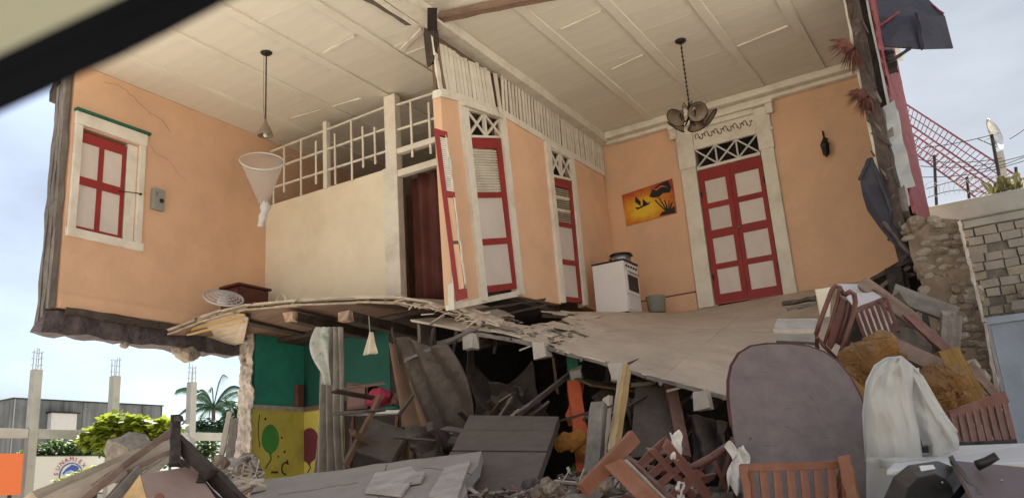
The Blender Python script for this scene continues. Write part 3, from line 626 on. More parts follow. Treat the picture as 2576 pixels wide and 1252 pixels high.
# left-hand floor: bent deck seen from below
LFE = [on(425, 832, 0, XL+.05), on(500, 803, 1, 9.0), on(560, 785, 1, 9.1), on(625, 770, 1, 9.2), on(760, 757, 1, 9.3), on(900, 750, 1, 9.5), on(1000, 750, 1, 9.6), (on(1080, 762, 1, 9.6)), on(1150, 785, 1, 9.7), on(1195, 806, 1, 9.8)]
def lfp(u, v):
    t = u*(len(LFE)-1); i = min(int(t), len(LFE)-2); a = LFE[i].lerp(LFE[i+1], t-i); zb = 4.43 - (.45*max(0, u-.65)/.35)
    return Vector((a.x, a.y+(YP+.2-a.y)*v, a.z+(zb-a.z)*min(1, v*1.2)))
b = MB(); b.sheet(lambda u, v: lfp(u, v)-Vector((0, 0, .05)), 30, 8); LFLOOR = b.build('floor', 'plank_brown', HOUSE, solid=.03)
nb = 16
for k in range(nb):   # deck boards run across the house, following the bend
    v0, v1 = k/nb, (k+1)/nb-.006; mb = MB(); q_ = []
    for i in range(13):
        u = i/12; a, c = lfp(u, v0), lfp(u, v1); e = R.uniform(-.03, .03) if k == 0 else 0
        q_ += [a+Vector((0, e, -.012)), c+Vector((0, 0, -.012)), c+Vector((0, 0, .015)), a+Vector((0, e, .015))]
    mb.add(q_, [(i*4+j, i*4+(j+1) % 4, i*4+4+(j+1) % 4, i*4+4+j) for i in range(12) for j in range(4)]+[(0, 1, 2, 3), (51, 50, 49, 48)])
    mb.build('floor_board', 'plank_pale', LFLOOR)
for dz, m_, w_ in ((-.06, 'splinter', .028), (.01, 'plank_pale', .03)):
    for i in range(len(LFE)-1):
        timber('edge_board', LFE[i]+Vector((0, -.03, dz)), LFE[i+1]+Vector((0, -.03, dz+R.uniform(-.02, .02))), .05, w_, m_, LFLOOR, rough=.006, seg=3, ragged=.02)
b = MB(); b.prism([on(432, 833, 1, 8.95), on(600, 786, 1, 9.15), on(625, 800, 1, 9.3), on(612, 862, 1, 10.0), on(590, 868, 1, 10.0)], (0, .015, .015)); b.build('soffit', 'plank_pale', LFLOOR)
timber('edge_board', on(440, 838, 1, 8.93), on(615, 792, 1, 9.12), .03, .05, 'yellow_wood', LFLOOR)
timber('edge_board', on(470, 842, 1, 8.95), on(612, 808, 1, 9.12), .03, .03, 'yellow_wood', LFLOOR)
for px_, py_ in ((612, 800), (735, 797), (872, 796)):
    p = on(px_, py_, 1, 9.45); timber('joist', (p.x, 9.47, p.z), (p.x, 11.2, p.z-.08), .17, .15, 'dark_wood', LFLOOR, rough=.006, seg=6, ragged=0); timber('joist_end', (p.x, 9.38, p.z), (p.x, 9.49, p.z), .19, .15, 'joist', LFLOOR, rough=.018, seg=3, ragged=.03)
for k, (x, y) in enumerate(((1000, 757), (1050, 765), (1100, 780), (1135, 788), (1070, 775), (960, 752))):
    timber('splinter', on(x, y, 1, 9.62), on(x+70, y+R.uniform(0, 22), 1, 9.7), .07, .02, ('weathered', 'plank_pale')[k % 2], LFLOOR, rough=.01, seg=4, ragged=.06)

# ------------------------------------------------------------------ ground floor of the house
b = MB(); b.box(-11.26, -11.2, 10.24, 11.4, 3.16, 4.40); b.build('ground_floor_wall', 'teal', HOUSE)
b = MB(); b.box(-11.26, -11.2, 10.16, 11.4, 1.1, 3.08); BP = b.build('ground_floor_wall', 'yellow', HOUSE)
b = MB(); b.box(-11.27, -11.17, 10.14, 11.4, 3.08, 3.16); b.build('dado_rail', 'plaster_edge', HOUSE)
b = MB(); b.box(-11.2, -9.2, 11.4, 11.46, 3.16, 4.36); b.build('ground_floor_wall', 'teal_shaded', HOUSE)
b = MB(); b.box(-11.2, -10.25, 11.4, 11.46, 1.1, 3.08); BP2 = b.build('ground_floor_wall', 'yellow', HOUSE)
b = MB(); b.box(-10.25, -8.3, 11.41, 11.47, 1.1, 3.08); b.build('ground_floor_wall', 'interior_shade', HOUSE)
b = MB(); b.box(-9.2, -8.3, 11.41, 11.47, 3.16, 4.36); b.build('ground_floor_wall', 'interior_shade', HOUSE)
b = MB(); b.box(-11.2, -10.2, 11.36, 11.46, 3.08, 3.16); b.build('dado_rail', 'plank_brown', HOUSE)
b = MB(); b.box(-11.2, -1.1, YB-.2, YB-.1, .5, 4.3); b.build('ground_floor_wall', 'interior_shade', HOUSE)
for bx in ((-8.3, -8.2, 11.4, YB-.1, .5, 4.3), (-1.3, -1.1, 12.2, YB, .5, 4.0), (-11.5, -11.27, 10.65, YB, .5, 4.1)): MB().box(*bx).build('ground_floor_wall', 'interior_shade', HOUSE)
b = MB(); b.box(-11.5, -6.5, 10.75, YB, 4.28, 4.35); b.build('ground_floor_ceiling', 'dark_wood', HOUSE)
b = MB(); b.box(-11.19, -11.1, 11.15, 11.3, 3.17, 3.55); b.build('door_stop', 'rust_wood', HOUSE)
def balloon(cx, cz, r, m, plane):
    mb = MB(); pts = []
    for j in range(24):
        a = 2*math.pi*j/24; rr_ = r*(1 if math.sin(a) > -.2 else 1-.18*(-math.sin(a)-.2))
        d = rr_*math.cos(a); h = rr_*1.3*math.sin(a) - (.25*r if math.sin(a) < -.97 else 0); pts.append((d, h))
    if plane == 'x': mb.prism([(-11.199, cx+d, cz+h) for d, h in pts], (.004, 0, 0)); k = MB(); k.tube([(-11.193, cx+.02*math.sin(t*6)+.1*t*t*(-1), cz-r*1.3-.5*t*r*2.2) for t in [i/8 for i in range(9)]], .010, 5)
    else: mb.prism([(cx+d, 11.399, cz+h) for d, h in pts], (0, -.004, 0)); k = MB(); k.tube([(cx+.03*math.sin(t*6), 11.393, cz-r*1.3-.6*t*r) for t in [i/8 for i in range(9)]], .010, 5)
    par = BP if plane == 'x' else BP2
    mb.build('painted_balloon', m, par); k.build('painted_string', 'ink', par)
balloon(10.60, 2.58, .20, 'green_balloon', 'x'); bc_ = on(778, 1122, 1, 11.4); balloon(bc_.x, bc_.z, .25, 'maroon_balloon', 'y')
for (y, z, r_) in ((10.48, 2.93, .022), (10.86, 2.62, .02), (10.93, 2.38, .022), (10.78, 2.30, .018), (10.99, 2.22, .02)):
    b = MB(); b.prism([(-11.199, y+r_*math.cos(a*.9), z+r_*math.sin(a*.9)*1.2) for a in range(7)], (.004, 0, 0)); b.build('confetti', 'ink', BP)
b = MB(); b.tube([(-11.194, 10.95+.09*math.cos(a*.5+.8), 2.1+.1*math.sin(a*.5+.8)) for a in range(9)], .014, 5); b.tube([(-11.194, 10.62+.03*a, 2.03+.02*(a % 2)) for a in range(6)], .014, 5); b.tube([(-11.194, 10.35-.03*math.sin(a*.7), 3.0-.11*a) for a in range(6)], .006, 4); b.build('painted_letters', 'ink', BP)
# broken stone end of the ground floor wall
def pil(u, v):
    z = .4+4.06*v; xr = -11.165+.02*noise.noise(Vector((z*3, 5, 0))); xl = -11.56-.10*(1-v)+.06*noise.noise(Vector((z*2.3, 1, 0))); y = 10.16-.16*max(0, 1-v*1.6)
    a = (u-.5)*2; return (xl+(xr-xl)*u+.035*noise.noise(Vector((u*3, z*4, 4))), y+(.10*abs(a)**3 if a < 0 else 0)+.07*noise.noise(Vector((u*3, z*3.5, 0)))+.04*noise.noise(Vector((u*9, z*11, 2))), z)
PILLAR = MB().sheet(pil, 12, 110).build('broken_wall_end', 'plaster_edge', HOUSE, solid=.03)
MB().box(-11.54, -11.27, 10.26, 10.64, .3, 4.44).build('wall_core', 'mortar', PILLAR)
for k in range(46):
    z = .5+k*.085; x = R.uniform(-11.5, -11.26); rock('stone', (x, 10.2-.1*max(0, 1-(z-.4)/2.5)+R.uniform(-.02, .03), z), (R.uniform(.12, .24), .12, R.uniform(.08, .17)), R.choice(('plaster_edge', 'stone', 'plaster_edge')), PILLAR)
# dark dropped ceiling / sagging floor cloth, posts and beams inside
def gf_t(name, a, c, d0, d1, w_, h_, m_, **k): return timber(name, at(*a, d0), at(*c, d1), w_, h_, m_, HOUSE, **k)
gf_t('post', (1056, 815), (1062, 1150), 12.5, 12.3, .05, .05, 'weathered')
gf_t('post', (1185, 850), (1180, 1100), 12.3, 12.3, .09, .08, 'dark_wood')
gf_t('post', (1445, 885), (1452, 965), 11.3, 11.2, .17, .17, 'green_paint')
gf_t('post', (1448, 925), (1455, 975), 11.1, 11.1, .15, .15, 'concrete')
gf_t('post', (1685, 960), (1722, 1150), 10.2, 9.6, .14, .10, 'rust_wood')
gf_t('post', (1508, 1010), (1490, 1215), 9.0, 8.4, .15, .12, 'weathered')
gf_t('post', (1530, 1000), (1512, 1150), 9.6, 9.3, .09, .06, 'plank_pale')

# ------------------------------------------------------------------ things in the left room
def vert(px_, py_, z0, z): p = on(px_, py_, 2, z0); return Vector((p.x, p.y, z))
p = on(670, 133, 2, ZC); LP = thing('pendant_lamp', 'bare bulb pendant on a dark cord from the ceiling of the left room', 'ceiling lamp', p)
MB().lathe([(0, -.03), (.06, -.035), (.09, -.012), (.09, 0), (0, 0)], p+Vector((0, 0, .002)), 16).build('ceiling_rose', 'metal_dark', LP, smooth=True)
zb = 6.98; MB().tube([p, (p.x, p.y, zb+.1)], .011, 6).build('cord', 'metal_dark', LP)
MB().tube([(p.x-.05, p.y, ZC-.02), (p.x-.055, p.y, 7.4), (p.x-.01, p.y, 7.0)], .003, 4).build('pull_string', 'metal_dark', LP)
MB().lathe([(.02, .14), (.028, .08), (.06, .02), (.12, -.13), (.115, -.135), (.055, .01)], (p.x, p.y, zb), 14).build('lamp_shade', 'glass_shade', LP, smooth=True)
MB().lathe([(.0, -.16), (.03, -.14), (.035, -.10), (.02, -.06)], (p.x, p.y, zb), 12).build('bulb', 'white_plastic', LP, smooth=True)

c = at(659, 405, 14.0)
NET = thing('mosquito_net', 'white conical mosquito net on a hoop, its tail knotted, in front of the cream partition', 'mosquito net', c)
hoop = [c+rt*(.36*math.cos(a))+up*(.16*math.sin(a)-.05*math.cos(a))+fwd*(.28*math.sin(a)) for a in [2*math.pi*i/28 for i in range(29)]]
MB().tube(hoop, .012, 6).build('hoop', 'white_plastic', NET, smooth=True)
tip = at(664, 520, 14.0)
def netf(u, v):
    a = 2*math.pi*u; h = hoop[int(u*28) % 28]; k = v**.85; w_ = 1+.06*math.sin(a*9)*v
    return h.lerp(tip+Vector((.05*math.cos(a), .05*math.sin(a), 0)), k)*1.0+Vector((.02*math.sin(a*7)*v, 0, 0))
MB().sheet(netf, 28, 8).build('netting', 'net', NET, smooth=True, solid=.002)
tail = [at(x, y, 14.0) for x, y in ((665, 505), (668, 522), (664, 535), (662, 545), (658, 556), (656, 570))]
MB().tube(tail, [.06, .09, .05, .075, .05, .06], 10).build('knotted_tail', 'net_dense', NET, smooth=True)

c = on(391, 502, 0, XL); EB = thing('electric_box', 'small grey electric box on the peach wall beside the window', 'electric box', c)
MB().box(XL+.002, XL+.09, c.y-.10, c.y+.12, c.z-.19, c.z+.17).build('case', 'grey_box', EB, bevel=.012)
MB().lathe([(0, .02), (.035, .018), (.04, 0)], (XL+.09, c.y+.05, c.z-.03), 12, (1, 0, 0)).build('dial', 'ink', EB)
MB().box(XL+.09, XL+.094, c.y-.06, c.y-.0, c.z+.05, c.z+.10).build('label_plate', 'metal', EB)

c = on(592, 729, 1, 10.0); zt = c.z; xr_ = on(640, 735, 1, 10.0).x; xl_ = on(543, 735, 1, 9.7).x
CB = thing('wooden_cabinet', 'dark brown wooden cabinet standing in the corner by the cream partition', 'cabinet', (c.x, 10, zt-.7))
MB().box(xl_+.1, xr_-.03, 9.72, 10.35, zt-.75, zt-.045).build('body', 'cabinet', CB, bevel=.01)
MB().box(xl_+.03, xr_, 9.66, 10.40, zt-.043, zt).build('top', 'cabinet', CB, bevel=.008)
MB().box(xl_+.14, xr_-.08, 9.70, 9.718, zt-.6, zt-.1).build('door', 'mahogany', CB)
c = at(562, 752, 12.9)
FN = thing('electric_fan', 'fallen grey fan cage lying on the bent floor edge beside the dark cabinet', 'fan', c)
ax = (rt*.25+up*.94+fwd*-.25).normalized(); u_ = ax.cross(fwd).normalized(); w_ = ax.cross(u_)
for k in range(5):
    r_ = .29-.055*k; h = .02+.02*k
    MB().tube([c+ax*h+(u_*math.cos(a)+w_*math.sin(a))*r_ for a in [2*math.pi*i/24 for i in range(25)]], .009 if k else .016, 5).build('cage_ring', 'fan_grey', FN, smooth=True)
for k in range(18):
    a = 2*math.pi*k/18; MB().tube([c+ax*.12, c+ax*.07+(u_*math.cos(a)+w_*math.sin(a))*.16, c+ax*.01+(u_*math.cos(a)+w_*math.sin(a))*.29], .005, 4).build('cage_wire', 'fan_grey', FN)
MB().lathe([(0, -.08), (.08, -.07), (.09, 0), (.05, .08), (0, .1)], c, 12, ax).build('motor', 'fan_grey', FN, smooth=True)
c = on(706, 745, 1, YP-.25)
CH = thing('plastic_chair', 'pale rounded chair back showing above the floor edge against the cream partition', 'chair', (c.x, c.y, 4.45))
MB().tube([(c.x+.17*math.cos(a), c.y, 4.62+.42*math.sin(a)) for a in [math.pi*i/14 for i in range(15)]], .016, 6).build('back_frame', 'cream', CH, smooth=True)
MB().box(c.x-.2, c.x+.2, c.y-.35, c.y, 4.58, 4.61).build('seat', 'cream', CH, bevel=.01)
for a in (-.17, .17):
    for d in (0, -.33): MB().tube([(c.x+a, c.y+d, 4.59), (c.x+a, c.y+d, 4.4)], .015, 6).build('leg', 'cream', CH)

# ------------------------------------------------------------------ things in the right room
p = Vector((-3.64, 12.14, ZC)); CL = thing('chandelier', 'dark five-armed chandelier with glass shades in the right room', 'ceiling lamp', p)
MB().lathe([(0, -.05), (.05, -.05), (.09, -.02), (.09, 0), (0, 0)], p, 16).build('ceiling_rose', 'metal_dark', CL, smooth=True)
z0 = on(1738, 290, 1, 12.14).z
MB().tube([p, (p.x, p.y, z0+.1)], .010, 6).build('chain', 'metal_dark', CL)
for i in range(14): MB().lathe([(.014, -.012), (.022, 0), (.014, .012)], (p.x, p.y, z0+.2+i*.075), 6).build('chain_link', 'metal_dark', CL)
MB().lathe([(0, -.16), (.03, -.13), (.02, -.09), (.055, -.04), (.045, .05), (.02, .10), (.035, .16), (.0, .2)], (p.x, p.y, z0), 14).build('stem', 'metal_dark', CL, smooth=True)
for k in range(5):
    a = 2*math.pi*k/5+.35; d = Vector((math.cos(a), math.sin(a), 0)); o_ = Vector((p.x, p.y, z0))
    arm = MB().tube([o_+d*.03+Vector((0, 0, -.03)), o_+d*.12+Vector((0, 0, -.13)), o_+d*.17+Vector((0, 0, -.12)), o_+d*.21+Vector((0, 0, -.04)), o_+d*.17+Vector((0, 0, .03))], .011, 6).build('arm', 'metal_dark', CL, smooth=True)
    MB().tube([o_+d*.03+Vector((0, 0, .10)), o_+d*.10+Vector((0, 0, .20)), o_+d*.15+Vector((0, 0, .11))], .007, 5).build('scroll', 'metal_dark', CL, smooth=True)
    ax = (d*.75+Vector((0, 0, -.66))).normalized()
    MB().lathe([(.03, -.02), (.055, .02), (.10, .09), (.155, .17), (.15, .172), (.09, .09), (.03, .02)], o_+d*.17+Vector((0, 0, .03)), 12, ax).build('lamp_shade', 'glass_shade', CL, smooth=True)
    MB().lathe([(.145, .165), (.166, .172), (.157, .186)], o_+d*.17+Vector((0, 0, .03)), 12, ax).build('shade_rim', 'metal_dark', CL, smooth=True)

PA = thing('painting', 'orange and yellow sunset painting with a black boat and palms on the back wall', 'painting', (-5.56, YB, 6.66))
C0, C1, C2, C3 = [on(x, y, 1, YB-.03) for x, y in ((1576, 568), (1702, 535), (1690, 449), (1564, 491))]
q = Quad(C0, C1, C2, C3, (0, -1, 0)); cv = q.box(0, 1, 0, 1, -.028, .0).build('canvas', 'painting', PA)
def pp(pts, name='painted_shape', m='ink', d=.001):
    MB().prism([q.p(u, v, d) for u, v in pts], (0, -.003, 0)).build(name, m, cv)
pp([(.26, .40), (.50, .46), (.54, .53), (.46, .50), (.30, .46), (.22, .50)]); pp([(.34, .47), (.24, .66), (.26, .84), (.35, .62)]); pp([(.37, .46), (.48, .50), (.40, .68)])
pp([(.53, .68), (.60, .86), (.75, .95), (.92, .99), (.97, .75), (.93, .62), (.80, .66), (.70, .58), (.60, .62)])
for u0, v0, u1 in ((.62, .3, .60), (.70, .34, .66), (.80, .22, .86), (.88, .18, .93), (.92, .1, .80), (.95, .12, .99)): pp([(.84, .02), (u0, v0+.22), (u0+.02, v0+.24), (.87, .02)], d=.0012+.0001*u0*10)
pp([(.66, .03), (.74, .14), (.86, .10), (.98, .22), (.98, .01)], d=.0026)
pp([(.60, .90), (.68, .84), (.78, .90), (.88, .82), (.9, .8), (.78, .86), (.68, .80)], m='sign_orange', d=.0045)

p = on(2079, 372, 1, YB); WL = thing('wall_lamp', 'small black lantern on the peach wall right of the double door', 'wall lamp', p)
MB().lathe([(0, -.22), (.03, -.19), (.06, -.16), (.075, -.02), (.085, .02), (.05, .08), (.015, .12), (0, .2)], p+Vector((0, -.13, 0)), 6).build('lantern', 'metal_dark', WL)
MB().tube([p+Vector((0, -.13, .18)), p+Vector((0, -.12, .28)), p+Vector((0, -.03, .30)), p+Vector((0, -.0, .16))], .010, 6).build('bracket', 'metal_dark', WL)
MB().lathe([(0, 0), (.05, 0), (.04, .02), (0, .02)], p+Vector((0, 0, .15)), 10, (0, -1, 0)).build('wall_plate', 'metal_dark', WL)

ST = thing('gas_stove', 'white gas stove with dark oven window in the corner of the right room', 'stove', (-5.85, 13.9, 4.35))
sx0, sx1, sy0, sy1 = -6.12, -5.52, 13.30, 13.92; zs = fz(-5.8, 13.5)-.10
MB().box(sx0, sx1, sy0, sy1, zs+.04, zs+.94).build('body', 'stove_white', ST, bevel=.012)
MB().box(sx0-.01, sx1+.02, sy0-.01, sy1+.01, zs+.942, zs+.97).build('hob', 'metal_dark', ST, bevel=.006)
MB().box(sx1+.001, sx1+.02, sy0+.04, sy1-.04, zs+.36, zs+.78).build('oven_door', 'stove_white', ST, bevel=.006)
MB().box(sx1+.021, sx1+.026, sy0+.09, sy1-.09, zs+.42, zs+.70).build('oven_window', 'black', ST)
MB().tube([(sx1+.05, sy0+.08, zs+.745), (sx1+.05, sy1-.08, zs+.745)], .012, 6).build('handle', 'metal', ST)
MB().box(sx1+.001, sx1+.018, sy0+.04, sy1-.04, zs+.08, zs+.32).build('drawer', 'stove_white', ST, bevel=.006)
for k in range(5): MB().lathe([(.02, 0), (.018, .025), (0, .028)], (sx1, sy0+.1+k*.105, zs+.86), 8, (1, 0, 0)).build('knob', 'black', ST)
for yy_ in (sy0+.05, sy1-.05):
    for xx_ in (sx0+.05, sx1-.05): MB().box(xx_-.02, xx_+.02, yy_-.02, yy_+.02, zs-.02, zs+.04).build('foot', 'black', ST)
PO = thing('cooking_pot', 'metal cooking pot with dark rim standing on the white stove', 'pot', (-5.72, 13.7, zs+.97))
MB().lathe([(0, 0), (.15, 0), (.175, .02), (.18, .16), (.17, .16), (.165, .03), (0, .02)], (-5.72, 13.7, zs+.972), 20).build('body', 'metal', PO, smooth=True)
MB().lathe([(.2, .158), (.2, .178), (.17, .178), (0, .20)], (-5.72, 13.7, zs+.972), 20).build('rim', 'metal_dark', PO, smooth=True)
for s in (-1, 1): MB().tube([(-5.72+s*.17, 13.66, zs+1.09), (-5.72+s*.22, 13.67, zs+1.10), (-5.72+s*.22, 13.73, zs+1.10), (-5.72+s*.17, 13.74, zs+1.09)], .01, 5).build('handle', 'metal_dark', PO)
p = on(1653, 782, 1, 14.3); BU = thing('bucket', 'dark grey bucket on the floor between the stove and the double door', 'bucket', p)
zb_ = fz(p.x, 14.3); MB().lathe([(0, 0), (.15, 0), (.18, .28), (.19, .29), (.17, .29), (.14, .02), (0, .02)], (p.x, 14.3, zb_), 18).build('body', 'grey_box', BU, smooth=True)
MB().tube([(p.x+.185*math.cos(a), 14.28, zb_+.28-.14*math.sin(a)) for a in [math.pi*i/12 for i in range(13)]], .006, 5).build('handle', 'metal', BU)

# ------------------------------------------------------------------ ground floor contents
def hang(name, label, cat, fn, nu, nv, m, solid=.006, group=None):
    o = MB().sheet(fn, nu, nv).build(name, m, smooth=True, solid=solid); tag(o, label, cat, group); return o
def lerp2(c, u, v):
    a, b_, c_, d_ = c; return a*(1-u)*(1-v)+b_*u*(1-v)+c_*u*v+d_*(1-u)*v
CU = [at(x, y, 11.9) for x, y in ((786, 1205), (876, 1200), (860, 822), (812, 822))]
hang('curtain', 'long beige curtain hanging beside the balloon wall of the ground floor', 'curtain', lambda u, v: lerp2(CU, u, v)+Vector((0, .05*math.sin(u*24+v*2)*(1.2-v*.5), 0))+Vector((.03*math.sin(v*5+u*3)*(1-v), 0, 0)), 44, 24, 'curtain')
CP = [at(x, y, 11.8) for x, y in ((808, 965), (832, 970), (826, 822), (797, 822))]
CPf = lambda u, v: lerp2(CP, u, v)+(at(778, 925, 11.8)-at(800, 925, 11.8))*(math.sin(math.pi*min(1, (1-v)*1.25))*(1-u))+Vector((0, .02*math.sin(u*9+v*5), 0))
mm = mat('floral_cloth', (.52, .50, .44), .1, 4, .9, .2, 40, dirt=(.03, .22, .12), dscale=9, damt=.95)
hang('hanging_cloth', 'pale cloth with green pattern hanging against the long beige curtain', 'cloth', CPf, 12, 18, 'floral_cloth')
TR = [at(x, y, 10.9) for x, y in ((913, 893), (955, 888), (938, 835), (930, 835))]
hang('torn_cloth', 'small cream triangular rag hanging under the bent floor edge', 'rag', lambda u, v: lerp2(TR, u, v)+Vector((0, .03*math.sin(u*11), 0)), 12, 8, 'cream')
MB().tube([at(931, 838, 10.9), at(929, 815, 10.9), at(928, 795, 11.0)], .006, 5).build('hanging_string', 'curtain', bpy.data.objects['torn_cloth'])
SH = [at(1085, 1135, 10.8), at(1185, 1130, 10.5), at(1120, 870, 11.2), at(1000, 850, 12)]
hang('sagging_cloth', 'big brown sheet sagging out of the dark ground floor below the split', 'sheet', lambda u, v: lerp2(SH, u, v)+Vector((.24*math.sin(v*3.1)*u, -.15*math.sin(u*3.1)*math.sin(v*3)+.05*math.sin(u*15+v*5), .04*math.sin(u*7))), 30, 30, 'cloth_brown', .012)
SH2 = [at(1010, 1160, 10.9), at(1110, 1165, 10.5), at(1050, 900, 11.8), at(985, 860, 12.2)]
hang('sagging_cloth', 'darker sheet hanging behind the thin post in the ground floor', 'sheet', lambda u, v: lerp2(SH2, u, v)+Vector((0, .08*math.sin(u*12+v*4), 0)), 20, 20, 'interior_brown', .01)
SH3 = [at(1190, 1060, 11.8), at(1400, 1100, 11.5), at(1330, 900, 12.5), at(1180, 900, 12.5)]
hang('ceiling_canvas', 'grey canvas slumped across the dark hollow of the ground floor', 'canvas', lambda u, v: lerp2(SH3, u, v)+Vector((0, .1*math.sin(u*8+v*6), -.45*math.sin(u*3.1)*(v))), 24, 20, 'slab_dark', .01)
c = at(885, 990, 12.4); o = thing('dark_cupboard', 'dark red cupboard half hidden behind the beige curtain', 'cupboard', c)
q = Quad(at(872, 1030, 12.6), at(925, 1025, 12.4), at(925, 965, 12.4), at(872, 962, 12.6), (.3, -1, 0)); q.box(0, 1, 0, 1, -.4, 0).build('body', 'cabinet', o); q.box(.1, .9, .1, .9, 0, .02).build('door', 'mahogany', o)
c = at(955, 1000, 12.2); o = thing('pink_bundle', 'pink cloth bundle on the shelf in the dark ground floor', 'bundle', c)
rock('cloth', c, (.42, .3, .36), 'cloth_pink', o, rot=(0, .1, .2)); rock('cloth', c+Vector((.28, .1, -.05)), (.3, .3, .26), 'mahogany', o, rot=(0, 0, .8))
o = thing('shelf', 'white-edged shelf behind the curtain with dark goods on it', 'shelf', at(930, 1040, 12.2))
timber('board', at(868, 1040, 12.2), at(1030, 1035, 11.8), .35, .05, 'white_plastic', o); timber('leg', at(890, 1045, 12.2), at(880, 1180, 12), .05, .05, 'mahogany', o); timber('leg', at(1000, 1045, 12.0), at(990, 1180, 11.8), .05, .05, 'mahogany', o)
rock('goods', at(985, 1030, 11.9), (.5, .3, .14), 'green_paint', o, rot=(0, 0, .2)); rock('goods', at(1010, 1022, 11.9), (.3, .2, .16), 'black', o, rot=(0, 0, .2))
o = thing('broken_table', 'dusty table tipped over in the dark behind the curtain', 'table', at(960, 1120, 10.8))
q = Quad(at(880, 1130, 10.6), at(985, 1165, 10.2), at(1030, 1085, 11.0), at(930, 1050, 11.4), (-.2, -.8, .6)); q.box(0, 1, 0, 1, -.03, .02).build('top', 'slab_dark', o)
for a, c_ in (((870, 1165), (955, 1000)), ((985, 1170), (1035, 1080)), ((885, 1085), (1000, 1165))): timber('leg', at(*a, 10.4), at(*c_, 11.2), .06, .06, 'interior_brown', o)
GT = [((1180, 1128), (1310, 1035), 9.2, 10.2, .12), ((1300, 1045), (1440, 935), 10.0, 11.2, .10), ((1290, 1000), (1235, 1080), 10.4, 9.8, .06), ((1385, 1065), (1540, 1020), 9.6, 9.4, .04), ((1320, 1215), (1480, 1235), 7.4, 7.2, .09)]
TL = ['long grey pole leaning from the pale slab into the dark hollow', 'dark pole running up behind the green post', 'short dark stick crossing the hollow', 'thin rod across the orange post', 'white-edged rail lying beside the dark slabs']
for (a, c_, d0, d1, w_), lb in zip(GT, TL): tag(timber('fallen_pole', at(*a, d0), at(*c_, d1), w_*.55, w_*.55, 'weathered' if w_ > .11 else 'dark_wood'), lb, 'pole')
o = thing('orange_post', 'bright orange-red painted post leaning in the ground floor opening', 'post', at(1450, 1110, 10.4))
timber('shaft', at(1442, 968, 10.9), at(1462, 1105, 10.3), .16, .16, 'orange_red', o); timber('shaft', at(1460, 966, 11.0), at(1432, 1060, 10.7), .08, .10, 'orange_red', o, rough=.01); timber('shaft', at(1455, 1100, 10.1), at(1462, 1195, 9.4), .10, .10, 'orange_red', o)
o = thing('stuffed_toys', 'heap of orange and green cloth hanging on the orange post', 'cloth heap', at(1440, 1130, 10))
for (x, y, s_, m_) in ((1420, 1112, .3, 'plush_orange'), (1450, 1108, .3, 'plush_orange'), (1468, 1135, .26, 'plush_orange'), (1472, 1165, .24, 'straw'), (1478, 1190, .22, 'plush_orange'), (1410, 1120, .2, 'plush_orange'), (1455, 1180, .2, 'leaf_green'), (1440, 1125, .16, 'leaf_green')):
    rock('cloth', at(x, y, 9.6), (s_, s_*.8, s_*.9), m_, o)
o = thing('yellow_prop', 'yellow timber prop standing under the third joist end', 'timber prop', at(1545, 1140, 8.4))
timber('prop', at(1543, 1150, 8.4), at(1577, 925, 9.7), .13, .05, 'yellow_wood', o, rough=.006, upv=(1, 0, 0)); timber('prop', at(1534, 1130, 8.5), at(1562, 940, 9.8), .04, .05, 'plank_pale', o)
o = thing('dark_board', 'dark purple-brown board standing in shade behind the yellow prop', 'board', at(1640, 1140, 9.5))
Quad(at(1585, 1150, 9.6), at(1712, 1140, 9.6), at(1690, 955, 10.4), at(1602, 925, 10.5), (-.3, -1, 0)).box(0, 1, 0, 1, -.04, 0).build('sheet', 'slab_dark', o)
timber('rail', at(1592, 968, 10.3), at(1650, 962, 10.3), .05, .05, 'weathered', o); timber('rail', at(1640, 1135, 9.4), at(1715, 1130, 9.4), .05, .06, 'weathered', o)

# fallen grey slabs in front
SLB = thing('fallen_slab', 'large pale grey concrete slab tilted in front of the balloon wall', 'slab', at(900, 1252, 7))
S = [at(590, 1275, 7.6), at(1140, 1300, 6.0), at(1212, 1131, 8.2), at(612, 1212, 9.0)]
SN = (S[2]-S[0]).cross(S[3]-S[0]).normalized(); r_ = ray(1140, 1300); S[1] = EYE+r_*((S[0]-EYE).dot(SN)/r_.dot(SN)); SN = SN if SN.dot(S[3]-EYE) < 0 else -SN;  q = Quad(*S, SN)
mb = MB(); edge = [(i/14, 1+R.uniform(-.035, .02)) for i in range(15)]; pts = [(0, 0), (1, 0), (1.01, .3), (.985, .45), (1.01, .7)]+[(u, v) for u, v in reversed(edge)]
mb.prism([q.p(u, v) for u, v in pts], -SN*.10); sl = mb.build('slab', 'slab', SLB)
for (u0, v0, u1, v1) in ((.62, .95, .70, .02), (.80, .75, 1.0, .55), (.2, .4, .55, .55)):
    k = 8; MB().tube([q.p(u0+(u1-u0)*i/k+R.uniform(-.01, .01), v0+(v1-v0)*i/k+R.uniform(-.02, .02), .001) for i in range(k+1)], .005, 4).build('crack', 'crack', sl)
for pts in (((920, 1240), (945, 1195), (1035, 1178), (1050, 1195), (1010, 1250)), ((1015, 1222), (1040, 1195), (1072, 1192), (1060, 1215)), ((1080, 1250), (1120, 1180), (1185, 1160), (1160, 1230), (1150, 1262))):
    P3 = []
    for x, y in pts:
        r_ = ray(x, y); t = (S[0]+SN*.012-EYE).dot(SN)/r_.dot(SN); P3.append(EYE+r_*t)
    MB().prism(P3, SN*R.uniform(.012, .03)).build('broken_tile', 'plaster_edge', SLB)
DK = thing('dark_slabs', 'dark brown jointed slab sliding down beside the pale slab', 'slab', at(1270, 1252, 7.4))
S2 = [at(1060, 1300, 7.0), at(1310, 1300, 6.6), at(1402, 1050, 9.6), at(1178, 1046, 10.0)]; n2_ = (S2[1]-S2[0]).cross(S2[3]-S2[0]).normalized(); n2_ = n2_ if n2_.dot(S2[3]-EYE) < 0 else -n2_; q = Quad(*S2, n2_)
